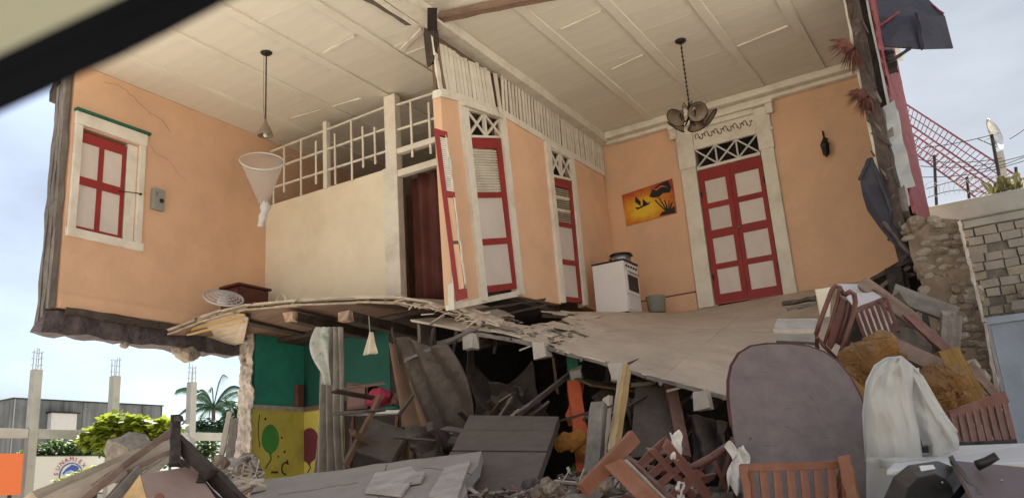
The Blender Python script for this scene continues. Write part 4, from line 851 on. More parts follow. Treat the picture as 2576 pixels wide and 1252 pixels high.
for v0, v1 in ((-.1, .28), (.285, .56), (.565, .80), (.805, 1)):
    o_ = R.uniform(-.02, .02); q.box(0+o_, 1+R.uniform(-.03, .03), v0, v1, -.08, R.uniform(0, .02)).build('slab', 'slab_dark', DK)
# loose stones and splinters over the mound
RB = MB()
for k in range(900):
    x = R.uniform(-9.5, 1.2); y = R.uniform(4.4, 12); s_ = R.choice((.05, .07, .1, .14, .2))
    if y > 9.5 and R.random() < .4: continue
    z = mound(x, y)+.02; e = Matrix.Rotation(R.uniform(0, 6), 3, 'Z') @ Matrix.Rotation(R.uniform(-.6, .6), 3, 'X')
    w_, h_, d_ = s_*R.uniform(.5, 1.2), s_*R.uniform(.3, .7), s_*R.uniform(.5, 1.2)
    RB.hexa([Vector((x, y, z))+e @ Vector((a*w_*R.uniform(.7, 1), b_*d_*R.uniform(.7, 1), c_*h_)) for c_ in (-.5, .5) for a, b_ in ((-.5, -.5), (.5, -.5), (.5, .5), (-.5, .5))])
o = RB.build('rubble', 'stone', kind='stuff'); tag(o, 'broken masonry and chips strewn over the rubble mound', 'rubble')

# ------------------------------------------------------------------ right side: stone wall, block wall, blue wall
SW = thing('rubble_stone_wall', 'thick brown rubble-stone wall torn open below the red cladding, plaster skin on its edge', 'stone wall', (-.6, 11.8, 0))
SP = [(2278, 560), (2345, 548), (2412, 552), (2430, 640), (2470, 800), (2512, 1020), (2515, 1200), (2380, 1200), (2385, 980), (2350, 800), (2290, 640)]
P3 = [on(x, y, 1, 11.75) for x, y in SP]
core = MB().prism(P3, (0, .9, 0)).build('core', 'mortar', SW)
def inside(x, y, P):
    c_ = False; j = len(P)-1
    for i in range(len(P)):
        if (P[i][1] > y) != (P[j][1] > y) and x < (P[j][0]-P[i][0])*(y-P[i][1])/(P[j][1]-P[i][1])+P[i][0]: c_ = not c_
        j = i
    return c_
y = 556; cnt = 0
while y < 1180:
    x = 2270; dy = R.uniform(13, 24)
    while x < 2530:
        dx = R.uniform(14, 42)
        if inside(x+dx/2, y+dy/2, SP) and R.random() > .22:
            c = on(x+dx/2, y+dy/2, 1, 11.74); s_ = 10.6/FOC
            rock('stone', c+Vector((0, R.uniform(.02, .07), 0)), (dx*s_*1.4, .15*R.uniform(.7, 1.3), dy*s_*1.4), R.choice(('stone_brown', 'stone_brown', 'stone', 'stone', 'mortar')), SW, rot=(R.uniform(-.3, .3), R.uniform(-.25, .25), R.uniform(-.3, .3))); cnt += 1
        x += dx
    y += dy
for (a, c_) in (((2413, 560), (2436, 655)), ((2437, 658), (2476, 810)), ((2477, 812), (2516, 1020)), ((2517, 1022), (2528, 1200))):
    timber('plaster_skin', on(*a, 1, 11.66), on(*c_, 1, 11.66), .035, .10, 'plaster_edge', SW, rough=.012, seg=10, ragged=.02, upv=(0, 1, 0))
for x, y, s_ in ((2440, 930, .3), (2465, 950, .25), (2470, 985, .22), (2430, 960, .2), (2490, 1010, .2), (2400, 885, .16)): rock('stone', on(x, y, 1, 11.4), s_, 'stone', SW)
rock('stone', on(2306, 566, 1, 11.78), .26, 'stone_brown', SW); rock('stone', on(2350, 556, 1, 11.78), .2, 'stone', SW)

BWL = thing('block_wall', 'old grey block wall with a thick concrete coping behind the stone pier', 'wall', (1, 16, 0))
MB().box(-2.2, 5.5, 16.04, 16.3, 0, 5.4).build('mortar_bed', 'block_mortar', BWL)
MB().box(-1.0, 5.6, 15.88, 16.4, 5.36, 5.70).build('coping', 'concrete', BWL, bevel=.03)
MB().box(-.95, 5.5, 15.97, 16.35, 5.22, 5.355).build('coping', 'concrete', BWL, bevel=.02)
z = 3.55; row = 0; bm_ = {}
while z < 5.2:
    x = -.9-(row % 2)*.2+R.uniform(-.03, .03); hh = .15
    while x < 2.2:
        wdt = R.choice((.26, .30, .34, .22)); key = (wdt, R.randrange(2)); col_ = 'block_warm' if (z < 4.35 and R.random() < .75) else 'block'
        if R.random() > .07:
            mb = MB(); j = lambda: R.uniform(-.009, .009)
            pr = 15.98+R.uniform(-.02, .03)
            mb.hexa([(x+.01+j(), pr, z+.008+j()), (x+wdt-.012+j(), pr+j(), z+.008+j()), (x+wdt-.012, 16.08, z+.008), (x+.01, 16.08, z+.008), (x+.01+j(), pr+j(), z+hh-.008+j()), (x+wdt-.012+j(), pr, z+hh-.008+j()), (x+wdt-.012, 16.08, z+hh-.008), (x+.01, 16.08, z+hh-.008)])
            mb.build('block', col_, BWL)
        x += wdt
    z += hh; row += 1
timber('wall_ledge', (.1, 15.9, 3.78), (2.6, 15.85, 3.75), .25, .16, 'block', BWL, rough=.02)
for x, z_ in ((.3, 3.95), (.55, 3.98), (.62, 3.72)): rock('stone', (x, 15.9, z_), .2, 'stone', BWL)
WG = thing('wall_weeds', 'dry yellow-green weeds growing on top of the block wall coping', 'plant', (.3, 16.1, 5.7))
mb = MB()
for k in range(110):
    x = .15+abs(R.gauss(0, .35)); y_ = 16+R.uniform(-.1, .25); h_ = R.uniform(.05, .3); a = R.uniform(0, 6.3); d = Vector((math.cos(a), math.sin(a), 0))*.03; b_ = Vector((x, y_, 5.69)); t_ = b_+Vector((R.uniform(-.15, .15), R.uniform(-.1, .1), h_))
    mb.add([b_-d*.3, b_+d*.3, t_+d, t_-d], [(0, 1, 2, 3)])
mb.build('leaves', 'leaf_dry', WG, fix=False)
o = MB().box(-.24, 5, 13.5, 13.66, 0, 3.22).build('blue_wall', 'blue_wall'); tag(o, 'pale blue-grey plastered wall at the right edge below the block wall', 'wall')
MB().box(-.30, 5.05, 13.42, 13.72, 3.222, 3.32).build('coping', 'blue_wall', o, bevel=.01)
MB().box(-.29, -.245, 13.44, 13.7, 0, 3.22).build('corner_trim', 'galvanised', o)

# awning and its strut on the red side wall
AW = thing('awning', 'small dark sheet-metal awning projecting from the red side wall against the sky', 'awning', at(2290, 60, 12.6))
A = [at(2202, -30, 13.4), at(2200, 80, 12.6), at(2226, 118, 12.4), at(2320, 124, 12.4), at(2397, 122, 12.6), at(2376, 42, 13.0), at(2330, -5, 13.5), at(2300, -30, 13.7)]
MB().add([A[2], A[3], at(2300, 40, 12.8), at(2208, 50, 12.9)], [(0, 1, 2, 3)]).build('sheet', 'awning', AW, solid=.02)
MB().add([A[3], A[4], A[5], at(2300, 40, 12.8)], [(0, 1, 2, 3)]).build('sheet', 'awning', AW, solid=.02)
MB().add([at(2208, 50, 12.9), at(2300, 40, 12.8), A[5], A[6], A[7], A[0]], [(0, 1, 2), (0, 2, 3), (0, 3, 4), (0, 4, 5)]).build('sheet', 'awning', AW, solid=.02)
timber('rafter', at(2212, 66, 12.7), at(2262, 30, 12.9), .03, .03, 'red_faded', AW); timber('rafter', at(2335, 6, 13.4), at(2372, 36, 13.0), .03, .03, 'red_faded', AW)
timber('ridge', at(2305, 35, 12.7), at(2322, 124, 12.35), .05, .04, 'awning', AW)
timber('strut', at(2240, 156, 12.3), at(2290, 121, 12.4), .05, .05, 'metal_dark', AW, ragged=0); timber('bracket', at(2236, 128, 12.3), at(2246, 182, 12.3), .12, .12, 'metal_dark', AW, rough=.02)

# red steel stair balustrade, dish and wires beyond
SR = thing('steel_stair', 'pink-red steel stair with latticed balustrades rising beyond the block wall', 'stair', at(2420, 390, 21))
T0, T1, B0, B1 = at(2235, 234, 21.5), at(2566, 448, 18.5), at(2235, 276, 21.5), at(2525, 476, 18.5)
for off, nm in ((Vector((0, 0, 0)), 0), (rt*.04-up*.24+fwd*.9, 1)):
    for v in (0, .5, 1): MB().tube([B0.lerp(T0, v)+off, B1.lerp(T1, v)+off], .022 if v in (0, 1) else .012, 6).build('rail', 'metal_red', SR)
    for k in range(30):
        t = k/29; MB().tube([B0.lerp(B1, t)+off, T0.lerp(T1, min(1, t+.01))+off], .011, 4, cap=False).build('baluster', 'metal_red', SR)
for k in range(22):
    t = k/21; a = B0.lerp(B1, t); b_ = a+(rt*.04-up*.24+fwd*.9)*.95; MB().tube([a, b_], .014, 4).build('tread', 'metal_red', SR)
MB().tube([T1, at(2572, 455, 18.4), at(2568, 500, 18.4)], .022, 6).build('rail', 'metal_red', SR)
for x, y0, y1 in ((2432, 445, 500), (2555, 420, 500), (2350, 390, 520)): MB().tube([at(x, y0, 19.4), at(x+6, y1, 19.4)], .035, 6).build('post', 'metal_dark', SR)
DP = thing('dish_antenna', 'grey satellite dish on a thin mast beyond the block wall', 'satellite dish', at(2520, 480, 18))
MB().tube([at(2494, 338, 18), at(2524, 500, 18)], .035, 8).build('mast', 'metal_dark', DP)
c = at(2514, 332, 18); axd = (rt*.86+up*.40-fwd*.25).normalized()
MB().lathe([(0, .0), (.12, .01), (.24, .04), (.36, .10), (.365, .10), (.24, .06), (0, .02)], c, 24, -axd).build('dish', 'metal', DP, smooth=True)
MB().tube([c, c-axd*.0-rt*.0+up*-.05+axd*-.35, at(2497, 345, 18)], .012, 5).build('arm', 'metal', DP)
MB().tube([c-axd*.05-up*.3, c-axd*.45+up*.05], .01, 5).build('feed_arm', 'metal_dark', DP)
o = timber('concrete_post', at(2513, 380, 18.2), at(2530, 500, 18.2), .13, .13, 'concrete', rough=.01); tag(o, 'short concrete post beside the dish mast', 'post')
WR = thing('wires', 'sagging overhead wires and loops of barbed wire above the block wall', 'wires', at(2450, 430, 18))
for (x0, y0, x1, y1, s_) in ((2320, 372, 2494, 340, 4), (2310, 402, 2520, 398, 9), (2315, 418, 2576, 392, 14), (2318, 446, 2576, 405, 12), (2540, 350, 2590, 315, 2), (2325, 520, 2430, 512, 3), (2330, 475, 2576, 452, -16), (2325, 500, 2480, 486, -14), (2440, 430, 2600, 385, 8)):
    MB().tube([at(x0+(x1-x0)*t/10, y0+(y1-y0)*t/10+s_*math.sin(math.pi*t/10), 18) for t in range(11)], .009, 4).build('wire', 'metal_dark', WR)
coil = [at(2325+3.2*t+14*math.cos(t*.8), 478-.3*t+20*math.sin(t*.8), 16.3) for t in range(78)]
MB().tube(coil, .005, 4).build('barbed_coil', 'metal', WR)

# dark bent sheet and dried palm tufts by the torn wall
BS = [(2189, 395), (2163, 450), (2170, 492), (2182, 530), (2212, 572), (2245, 612), (2292, 650), (2284, 620), (2262, 590), (2240, 560), (2243, 530), (2225, 475), (2203, 425)]
o = MB().prism([on(x, y, 1, 11.9-.0008*abs(y-520)) for x, y in BS], (.02, .06, 0)).build('bent_sheet', 'awning'); tag(o, 'dark curled roofing sheet hanging beside the torn right wall', 'roofing sheet')
timber('edge', on(2187, 396, 1, 11.8), on(2163, 452, 1, 11.8), .03, .04, 'awning', o); timber('curl', on(2225, 560, 1, 11.85), on(2290, 640, 1, 11.8), .10, .05, 'dark_wood', o, rough=.015); timber('curl', on(2200, 425, 1, 11.83), on(2242, 528, 1, 11.83), .03, .03, 'awning', o)
for k, (x, y, s_, lb) in enumerate(((2152, 118, .42, 'upper tuft of dried brown palm leaves hanging from the torn corner post'), (2186, 240, .36, 'lower tuft of dried brown palm leaves hanging from the torn corner post'))):
    c = on(x, y, 1, 11.9); mb = MB()
    for j in range(170):
        a = R.uniform(math.pi*.78, math.pi*1.55); e = R.uniform(.5, 1)*s_; d = Vector((math.cos(a), R.uniform(-.5, .3), math.sin(a)*1.0))*e; sd_ = Vector((.012, 0, .012)); m1 = c+d*.5+Vector((0, 0, .04))
        mb.add([c, m1-sd_, c+d+Vector((0, 0, -.05)), m1+sd_], [(0, 1, 2, 3)])
    o = mb.build('dried_palm_tuft', 'dry_leaf', fix=False); tag(o, lb, 'dried leaves', 'dried palm tufts')

# ------------------------------------------------------------------ furniture heap in front on the right
def pla(x, y, y0, d0, y1, d1): k = (y-y0)/(y1-y0); return at(x, y, 1/((1-k)/d0+k/d1))
OT = thing('oval_table', 'large oval purple-brown table top standing on end in the rubble', 'table', at(2030, 1250, 5.6))
TP = [(1880, 1330), (1868, 1230), (1856, 1150), (1842, 1070), (1834, 1000), (1834, 955), (1842, 918), (1860, 888), (1890, 870), (1930, 864), (1985, 864), (2035, 870), (2075, 885), (2108, 908), (2138, 945), (2162, 990), (2184, 1040), (2200, 1090), (2214, 1150), (2222, 1210), (2226, 1280), (2222, 1340)]
TP3 = [pla(x, y, 865, 6.5, 1250, 5.7) for x, y in TP]; nT = (TP3[1]-TP3[5]).cross(TP3[-3]-TP3[5]).normalized(); nT = nT if nT.dot(fwd) > 0 else -nT
MB().prism(TP3, nT*.035).build('top', 'table', OT, bevel=.008)
MB().tube([p+nT*.018 for p in TP3[3:]], .019, 6).build('edge_band', 'cabinet', OT, smooth=True)
mb = MB()
for k in range(22):
    x = R.uniform(1890, 2150); y = R.uniform(910, 1150); a = R.gauss(.5, .35); ln = R.uniform(6, 38); p_, q_ = pla(x, y, 865, 6.5, 1250, 5.7), pla(x+ln*math.cos(a), y+ln*math.sin(a), 865, 6.5, 1250, 5.7); k_ = up*R.uniform(.0012, .003); o_ = -nT*.0035
    mb.add([p_+o_-k_, q_+o_, p_+o_+k_], [(0, 1, 2)])
mb.build('scratches', 'brown_top', OT, kind='stuff', fix=False)
c = pla(1980, 1100, 865, 6.5, 1250, 5.7)+nT*.04
for dx in (-.35, .35): timber('leg', c+rt*dx, c+rt*dx+nT*.7+Vector((0, 0, -.15)), .07, .07, 'mahogany', OT, ragged=.01)
RL = thing('slatted_bench', 'orange-brown slatted bench back leaning against the foot of the oval table', 'bench', at(2010, 1260, 5.2))
def slats(root, tl_, tr_, bl_, br_, d0, d1, n, m_, wr=.055, ws=.035, name='slat', frac=(0, 1)):
    timber('top_rail', at(*tl_, d0), at(*tr_, d0), .04, wr, m_, root, rough=.003, ragged=.01)
    for k in range(n):
        t = frac[0]+(frac[1]-frac[0])*(k+.5)/n
        timber(name, at(tl_[0]+(tr_[0]-tl_[0])*t, tl_[1]+(tr_[1]-tl_[1])*t, d0), at(bl_[0]+(br_[0]-bl_[0])*t, bl_[1]+(br_[1]-bl_[1])*t, d1), ws, .02, m_, root, rough=.002, seg=2, ragged=0, upv=tuple(-fwd))
slats(RL, (1866, 1176), (2140, 1166), (1880, 1300), (2150, 1295), 5.25, 5.1, 8, 'orange_wood', wr=.045, ws=.048)
timber('end_post', at(2124, 1145, 5.2), at(2160, 1310, 5.05), .07, .05, 'orange_wood', RL, ragged=.01); timber('end_post', at(1872, 1170, 5.25), at(1890, 1300, 5.1), .05, .045, 'orange_wood', RL, ragged=.01)
timber('diagonal_slat', at(2118, 1180, 5.25), at(2070, 1300, 5.3), .04, .025, 'orange_wood', RL); timber('diagonal_slat', at(2122, 1195, 5.35), at(2100, 1300, 5.3), .04, .025, 'rust_wood', RL)
o = thing('armchair', 'overturned orange-brown wooden armchair with slatted back, left of the oval table', 'chair', at(1650, 1250, 5.8))
timber('arm', at(1466, 1232, 5.6), at(1596, 1098, 5.9), .10, .06, 'orange_wood', o, rough=.003, ragged=.005, upv=tuple(-fwd)); timber('seat_rail', at(1545, 1165, 5.65), at(1672, 1290, 5.4), .11, .05, 'orange_wood', o, rough=.003, upv=tuple(-fwd))
timber('seat_edge', at(1572, 1158, 5.7), at(1688, 1275, 5.45), .03, .03, 'plank_pale', o, rough=.002); timber('seat_edge', at(1578, 1152, 5.8), at(1700, 1262, 5.55), .05, .03, 'mahogany', o)
for a, c_, w_ in (((1600, 1180), (1672, 1110), .06), ((1668, 1108), (1780, 1245), .07), ((1625, 1205), (1700, 1140), .045), ((1650, 1225), (1728, 1158), .045), ((1685, 1255), (1760, 1185), .07), ((1640, 1130), (1738, 1240), .045)): timber('back_slat', at(*a, 5.85), at(*c_, 5.9), w_, .03, 'rust_wood', o, rough=.003, upv=tuple(-fwd))
o = thing('curved_rail_chair', 'dark red chair with a long curved back rail, its leg pointing down beside the table', 'chair', at(1760, 1250, 5.9))
MB().tube([at(x, y, 6.0) for x, y in ((1630, 1175), (1665, 1186), (1705, 1186), (1750, 1172), (1790, 1150), (1830, 1122), (1862, 1108), (1890, 1104))], [.022, .026, .028, .03, .03, .028, .025, .022], 8).build('back_rail', 'mahogany', o, smooth=True)
for a, c_, w_ in (((1735, 1178), (1800, 1290), .06), ((1790, 1150), (1845, 1262), .03), ((1760, 1172), (1690, 1270), .06), ((1705, 1190), (1760, 1290), .045), ((1720, 1215), (1790, 1200), .05)): timber('leg' if w_ > .05 else 'spindle', at(*a, 6.0), at(*c_, 6.05), w_, .035, 'rust_wood', o, rough=.003, upv=tuple(-fwd))
for x, y, s_, lb in ((1852, 1180, .24, 'crumpled white paper wedged at the left edge of the oval table'), (1700, 1120, .14, 'small white paper scrap behind the overturned armchair'), (1890, 1225, .2, 'white paper scrap seen through the bench slats'), (1712, 1235, .1, 'torn white paper bit under the armchair back'), (1415, 1225, .14, 'white paper scrap among the dark slabs at the bottom')):
    p = at(x, y, 5.85 if x > 1600 else 7.0); mb = MB(); mb.sheet(lambda u, v: p+rt*(u-.5)*s_*.5+up*(v-.5)*s_*1.3+fwd*(.05*noise.noise(Vector((u*3, v*3, x))))+rt*s_*.35*noise.noise(Vector((v*2.2, x, u)))+up*s_*.3*noise.noise(Vector((u*2.5, x, 3))), 12, 14)
    tag(mb.build('paper', 'paper', solid=.002), lb, 'paper')
# heap of rattan, straw and boards behind the table
for pts, m_, nm, lb, ct in (
    ([(2175, 905, .46), (2215, 870, .40), (2240, 910, .34), (2145, 900, .3), (2150, 940, .36), (2200, 940, .4), (2180, 985, .36)], 'rattan', 'rattan_cushion', 'torn brown rattan cushion behind the oval table under the carved chair', 'cushion'),
    ([(2345, 960, .40), (2395, 960, .38), (2360, 1005, .42), (2410, 1010, .40), (2425, 1060, .34), (2380, 1050, .36)], 'rattan', 'rattan_bundle', 'matted orange-brown rattan bundle right of the white wrapped chair', 'bundle')):
    o = thing(nm, lb, ct, at(pts[0][0], pts[0][1], 8.2))
    for x, y, s_ in pts: rock('matting', at(x, y, 8.2), (s_, s_*.8, s_), m_, o)
    mb = MB()
    for k in range(80):
        x, y, s_ = R.choice(pts); c = at(x+R.gauss(0, 22), y+R.gauss(0, 22), 8.0+R.uniform(-.05, .1)); d = Vector((R.uniform(-1, 1), R.uniform(-.3, .3), R.uniform(-1, 1))).normalized()*R.uniform(.04, .12); k_ = Vector((.006, 0, .006))
        mb.add([c-d-k_, c-d+k_, c+d+k_, c+d-k_], [(0, 1, 2, 3)])
    s = mb.build('strands', 'cane', o, fix=False); s['kind'] = 'stuff'
BD = [((2170, 711), (2300, 806), 9.4, 9.0, .16, .05, 'plank_brown', 'long brown plank sliding down behind the slatted table'), ((2285, 792), (2385, 885), 9.0, 8.7, .10, .05, 'rust_wood', 'red-edged board continuing down the heap on the right'), ((2250, 737), (2398, 792), 9.8, 9.4, .20, .06, 'weathered', 'grey-brown board crossing in front of the stone wall'),
      ((2218, 860), (2375, 932), 8.8, 8.4, .16, .14, 'plank_brown', 'rough log lying between the two rattan heaps'), ((2378, 880), (2462, 1035), 8.6, 8.2, .22, .12, 'straw', 'frayed straw-coloured timber at the lower right of the heap'), ((2384, 790), (2378, 885), 9.2, 9.1, .13, .05, 'weathered', 'upright grey board against the stone wall, left one'),
      ((2406, 790), (2400, 880), 9.2, 9.1, .11, .05, 'weathered', 'upright grey board against the stone wall, right one'), ((2035, 878), (2092, 922), 6.9, 6.9, .06, .03, 'yellow_wood', 'yellow board end above the top of the oval table'), ((2090, 922), (2180, 1010), 6.9, 6.7, .12, .04, 'straw', 'yellow straw-edged board behind the right side of the oval table'),
      ((2180, 1000), (2178, 1080), 6.9, 6.7, .06, .04, 'mahogany', 'dark strip of wood between the oval table and the white wrapped chair'), ((2230, 760), (2420, 1010), 9.5, 9.0, .35, .05, 'dark_wood', 'wide dark board behind the red-edged board'), ((2440, 920), (2520, 1010), 9.0, 8.8, .10, .04, 'plank_brown', 'brown board leaning on the foot of the stone wall'),
      ((2290, 830), (2300, 960), 9.2, 8.8, .4, .05, 'dark_wood', 'wide dark panel in the shade behind the rough log'), ((2100, 800), (2300, 900), 9.6, 9.2, .5, .05, 'interior_shade', 'dark panel under the slatted white table')]
for a, c_, d0, d1, w_, h_, m_, lb in BD: tag(timber('board', at(*a, d0), at(*c_, d1), w_, h_, m_, rough=.004, seg=6, upv=tuple(-fwd+up*.3)), lb, 'board')
o = thing('slatted_table', 'white-topped table with dark red slatted side tipped on the far floor', 'table', at(2180, 850, 9.0))
q = Quad(at(2152, 776, 8.9), at(2226, 746, 9.0), at(2166, 716, 9.7), at(2106, 716, 9.7), (0, -.2, 1)); q.box(0, 1, 0, 1, -.02, .01).build('top', 'stove_white', o)
timber('rim', at(2150, 782, 8.88), at(2230, 750, 8.98), .03, .05, 'mahogany', o, ragged=0); timber('rim', at(2226, 752, 8.95), at(2176, 716, 9.6), .03, .05, 'mahogany', o, ragged=0)
for k in range(7):
    t = k/6; x0 = 2152+78*t; y0 = 784-32*t
    timber('slat', at(x0, y0, 8.9), at(x0+30, y0+82, 8.8), .035, .03, 'mahogany', o, rough=.002, ragged=.01)
q = Quad(at(2182, 862, 9.1), at(2262, 832, 9.2), at(2228, 754, 9.25), at(2150, 786, 9.15), tuple(-fwd)); q.box(.03, .97, 0, 1, -.03, -.01).build('side_panel', 'white_plastic', o)
q = Quad(at(2066, 800, 9.3), at(2088, 795, 9.3), at(2090, 722, 9.4), at(2052, 728, 9.4), tuple(-fwd)); tag(q.box(0, 1, 0, 1, -.03, 0).build('cream_panel', 'cream'), 'narrow cream panel upright behind the carved chair back', 'panel')
o = MB().hexa([at(1948, 838, 8.4), at(2052, 838, 8.4), at(2056, 812, 8.9), at(1958, 812, 8.9), at(1944, 828, 8.4), at(2050, 826, 8.4), at(2056, 800, 8.9), at(1956, 801, 8.9)]).build('pale_slab', 'plaster_edge'); tag(o, 'pale flat slab lying on the floor edge above the oval table', 'slab')
MB().hexa([at(1953, 856, 8.35), at(2050, 860, 8.35), at(2050, 868, 8.6), at(1953, 862, 8.6), at(1951, 840, 8.35), at(2050, 840, 8.35), at(2050, 840, 8.6), at(1951, 840, 8.6)]).build('edge', 'slab', o)
CC = thing('carved_chair', 'dark reddish chair with looped carved back, leaning over the rattan cushion', 'chair', at(2090, 900, 8.2))
def cpt(l, d=8.4): return [at(x, y, d) for x, y in l]
MB().tube(cpt([(2050, 850), (2062, 812), (2078, 768), (2092, 730), (2101, 719), (2112, 722), (2121, 738), (2130, 742)]), .024, 8).build('stile', 'mahogany', CC, smooth=True)
MB().tube(cpt([(2126, 740), (2138, 733), (2149, 740), (2152, 760), (2143, 800), (2128, 850), (2108, 908)], 8.3), .026, 8).build('stile', 'mahogany', CC, smooth=True)
MB().tube(cpt([(2112, 724), (2106, 760), (2090, 815), (2072, 870)], 8.38), .018, 8).build('splat_bar', 'mahogany', CC, smooth=True)
MB().prism(cpt([(2116, 745), (2128, 755), (2128, 800), (2110, 850), (2092, 880), (2082, 868), (2092, 820), (2106, 780)], 8.36), fwd*.025).build('splat', 'mahogany', CC, bevel=.004)
MB().tube(cpt([(2054, 846), (2075, 872), (2106, 904)], 8.38), .02, 8).build('lower_rail', 'mahogany', CC, smooth=True)
MB().tube(cpt([(2136, 760), (2128, 800), (2108, 860)], 8.33), .013, 8).build('splat_bar', 'mahogany', CC, smooth=True)
for a, c_ in (((2108, 905), (2150, 960)), ((2054, 848), (2058, 905))): timber('leg', at(*a, 8.35), at(*c_, 8.7), .035, .035, 'mahogany', CC)
# white wrapped chair
WC = thing('wrapped_chair', 'chair back wrapped in a torn white plastic sheet right of the oval table', 'chair', at(2290, 1170, 5.2))
O_ = [(2182, 1175, 2326, 1175), (2180, 1130, 2318, 1130), (2176, 1080, 2312, 1080), (2174, 1030, 2300, 1030), (2178, 985, 2296, 985), (2188, 950, 2298, 950), (2203, 922, 2296, 925), (2228, 904, 2282, 906), (2250, 899, 2268, 899)]
def edge_(v, s):
    t = v*(len(O_)-1); i = min(int(t), len(O_)-2); f_ = t-i; a, b_ = O_[i], O_[i+1]; return (a[2*s]*(1-f_)+b_[2*s]*f_, a[2*s+1]*(1-f_)+b_[2*s+1]*f_)
def wcf(u, v):
    l_, r_ = edge_(v, 0), edge_(v, 1); x = l_[0]*(1-u)+r_[0]*u; y = l_[1]*(1-u)+r_[1]*u
    return at(x, y, 5.5-.16*math.sin(math.pi*u)**.7+.014*math.sin(u*17+v*6)+.03*noise.noise(Vector((u*5, v*7, 1)))+.009*noise.noise(Vector((u*13+v*4, v*9, 2)))+.004*noise.noise(Vector((u*28, v*22, 3))))
MB().sheet(wcf, 56, 70).build('plastic_wrap', 'plastic_sheet', WC, smooth=True, solid=.004)
O2 = [(2318, 1165, 2412, 1130), (2322, 1120, 2412, 1105), (2308, 1075, 2402, 1075), (2298, 1030, 2378, 1040), (2292, 985, 2348, 990), (2280, 940, 2322, 945), (2262, 905, 2300, 925), (2250, 899, 2276, 904)]
def wcf2(u, v):
    t = v*(len(O2)-1); i = min(int(t), len(O2)-2); f_ = t-i; a, b_ = O2[i], O2[i+1]; x0, y0, x1, y1 = [a[j]*(1-f_)+b_[j]*f_ for j in range(4)]
    return at(x0+(x1-x0)*u, y0+(y1-y0)*u, 5.62-.10*math.sin(math.pi*u)+.025*math.sin(u*11+v*9)+.03*noise.noise(Vector((u*4, v*8, 5)))+.010*noise.noise(Vector((u*12, v*14, 6))))
MB().sheet(wcf2, 36, 60).build('plastic_wrap', 'plastic_sheet', WC, smooth=True, solid=.004)
MB().sheet(lambda u, v: at(2215+95*u, 925+200*v, 5.78+.08*math.sin(u*3.1)), 8, 12).build('chair_back', 'white_plastic', WC, smooth=True, solid=.02)
MB().tube([at(x, y, 5.6) for x, y in ((2182, 1160), (2175, 1040), (2184, 960), (2204, 921), (2232, 903), (2266, 900), (2296, 925), (2330, 985), (2375, 1050), (2404, 1085))], .016, 8).build('rim', 'plastic_sheet', WC, smooth=True)
MB().box(-.0, .0, 0, 0, 0, 0)
MB().sheet(lambda u, v: at(2180+150*u, 1150+130*v, 5.3+.05*math.sin(u*9)+.04*math.sin(v*5)), 14, 10).build('plastic_wrap', 'plastic_sheet', WC, smooth=True, solid=.004)
o = MB().hexa([at(2230, 1195, 5.0), at(2620, 1185, 4.6), at(2620, 1150, 6.2), at(2290, 1160, 6.0), at(2230, 1180, 5.0), at(2620, 1158, 4.6), at(2620, 1112, 6.2), at(2290, 1124, 6.0)]).build('white_ledge', 'white_plastic', bevel=.01); tag(o, 'white flat ledge running to the right edge under the slatted rail', 'ledge')
MB().hexa([at(2285, 1138, 5.5), at(2336, 1138, 5.5), at(2336, 1130, 5.6), at(2285, 1130, 5.6), at(2285, 1124, 5.5), at(2336, 1122, 5.5), at(2336, 1118, 5.6), at(2285, 1120, 5.6)]).build('slot', 'black', o)
TB = thing('black_tub', 'faceted black plastic tub with a small white sticker at the bottom right', 'tub', at(2340, 1250, 4.4))
bt = [(2205, 1320), (2223, 1252), (2247, 1199), (2284, 1169), (2359, 1158), (2402, 1175), (2431, 1210), (2460, 1256), (2475, 1320)]
in_ = [(2265, 1320), (2270, 1262), (2282, 1225), (2305, 1200), (2352, 1190), (2378, 1202), (2395, 1228), (2410, 1262), (2415, 1320)]
ob = [at(x, y, 4.6) for x, y in bt]; ib = [at(x, y, 4.42) for x, y in in_]; bk = [at(x, y, 4.95) for x, y in bt]; n_ = len(bt)
MB().add(ob+ib+bk, [(i, i+1, n_+i+1, n_+i) for i in range(n_-1)]+[tuple(range(n_, 2*n_))]+[(i+1, i, 2*n_+i, 2*n_+i+1) for i in range(n_-1)]+[tuple(range(3*n_-1, 2*n_-1, -1))]).build('shell', 'black', TB, bevel=.006)
st = Quad(at(2316, 1183, 4.49), at(2352, 1177, 4.49), at(2346, 1167, 4.52), at(2311, 1170, 4.52), tuple(-fwd)); st.box(0, 1, 0, 1, .004, .008).build('sticker', 'paper', TB)
MB().tube([at(2435, 1212, 4.45), at(2395, 1262, 4.3)], .02, 6).build('strap', 'rubber', TB)
rock('screw', at(2370, 1212, 4.4), .012, 'metal', TB)
o = thing('brown_tabletop', 'brown table top with a dark bolt at the bottom right corner', 'table', at(2520, 1250, 4.3))
q = Quad(at(2475, 1300, 3.9), at(2640, 1300, 3.9), at(2640, 1180, 4.5), at(2394, 1157, 4.6), tuple(-fwd+up*.5)); q.box(0, 1, 0, 1, -.03, 0).build('top', 'brown_top', o)
MB().tube([at(2458, 1170, 4.45), at(2482, 1160, 4.42), at(2508, 1145, 4.4)], [.028, .024, .022], 10).build('bolt', 'metal_dark', o, smooth=True)
timber('edge', at(2395, 1158, 4.58), at(2478, 1262, 4.1), .02, .025, 'black', o); rock('screw', at(2520, 1208, 4.28), .018, 'metal', o)
o = thing('slatted_rail', 'red-brown slatted bed rail leaning on the blue wall at the right edge', 'rail', at(2480, 1120, 6.5))
slats(o, (2388, 1048), (2532, 997), (2402, 1122), (2562, 1118), 6.8, 6.6, 8, 'rust_wood', wr=.09, ws=.045)
timber('bottom_rail', at(2398, 1122, 6.6), at(2566, 1114, 6.6), .05, .06, 'black', o)
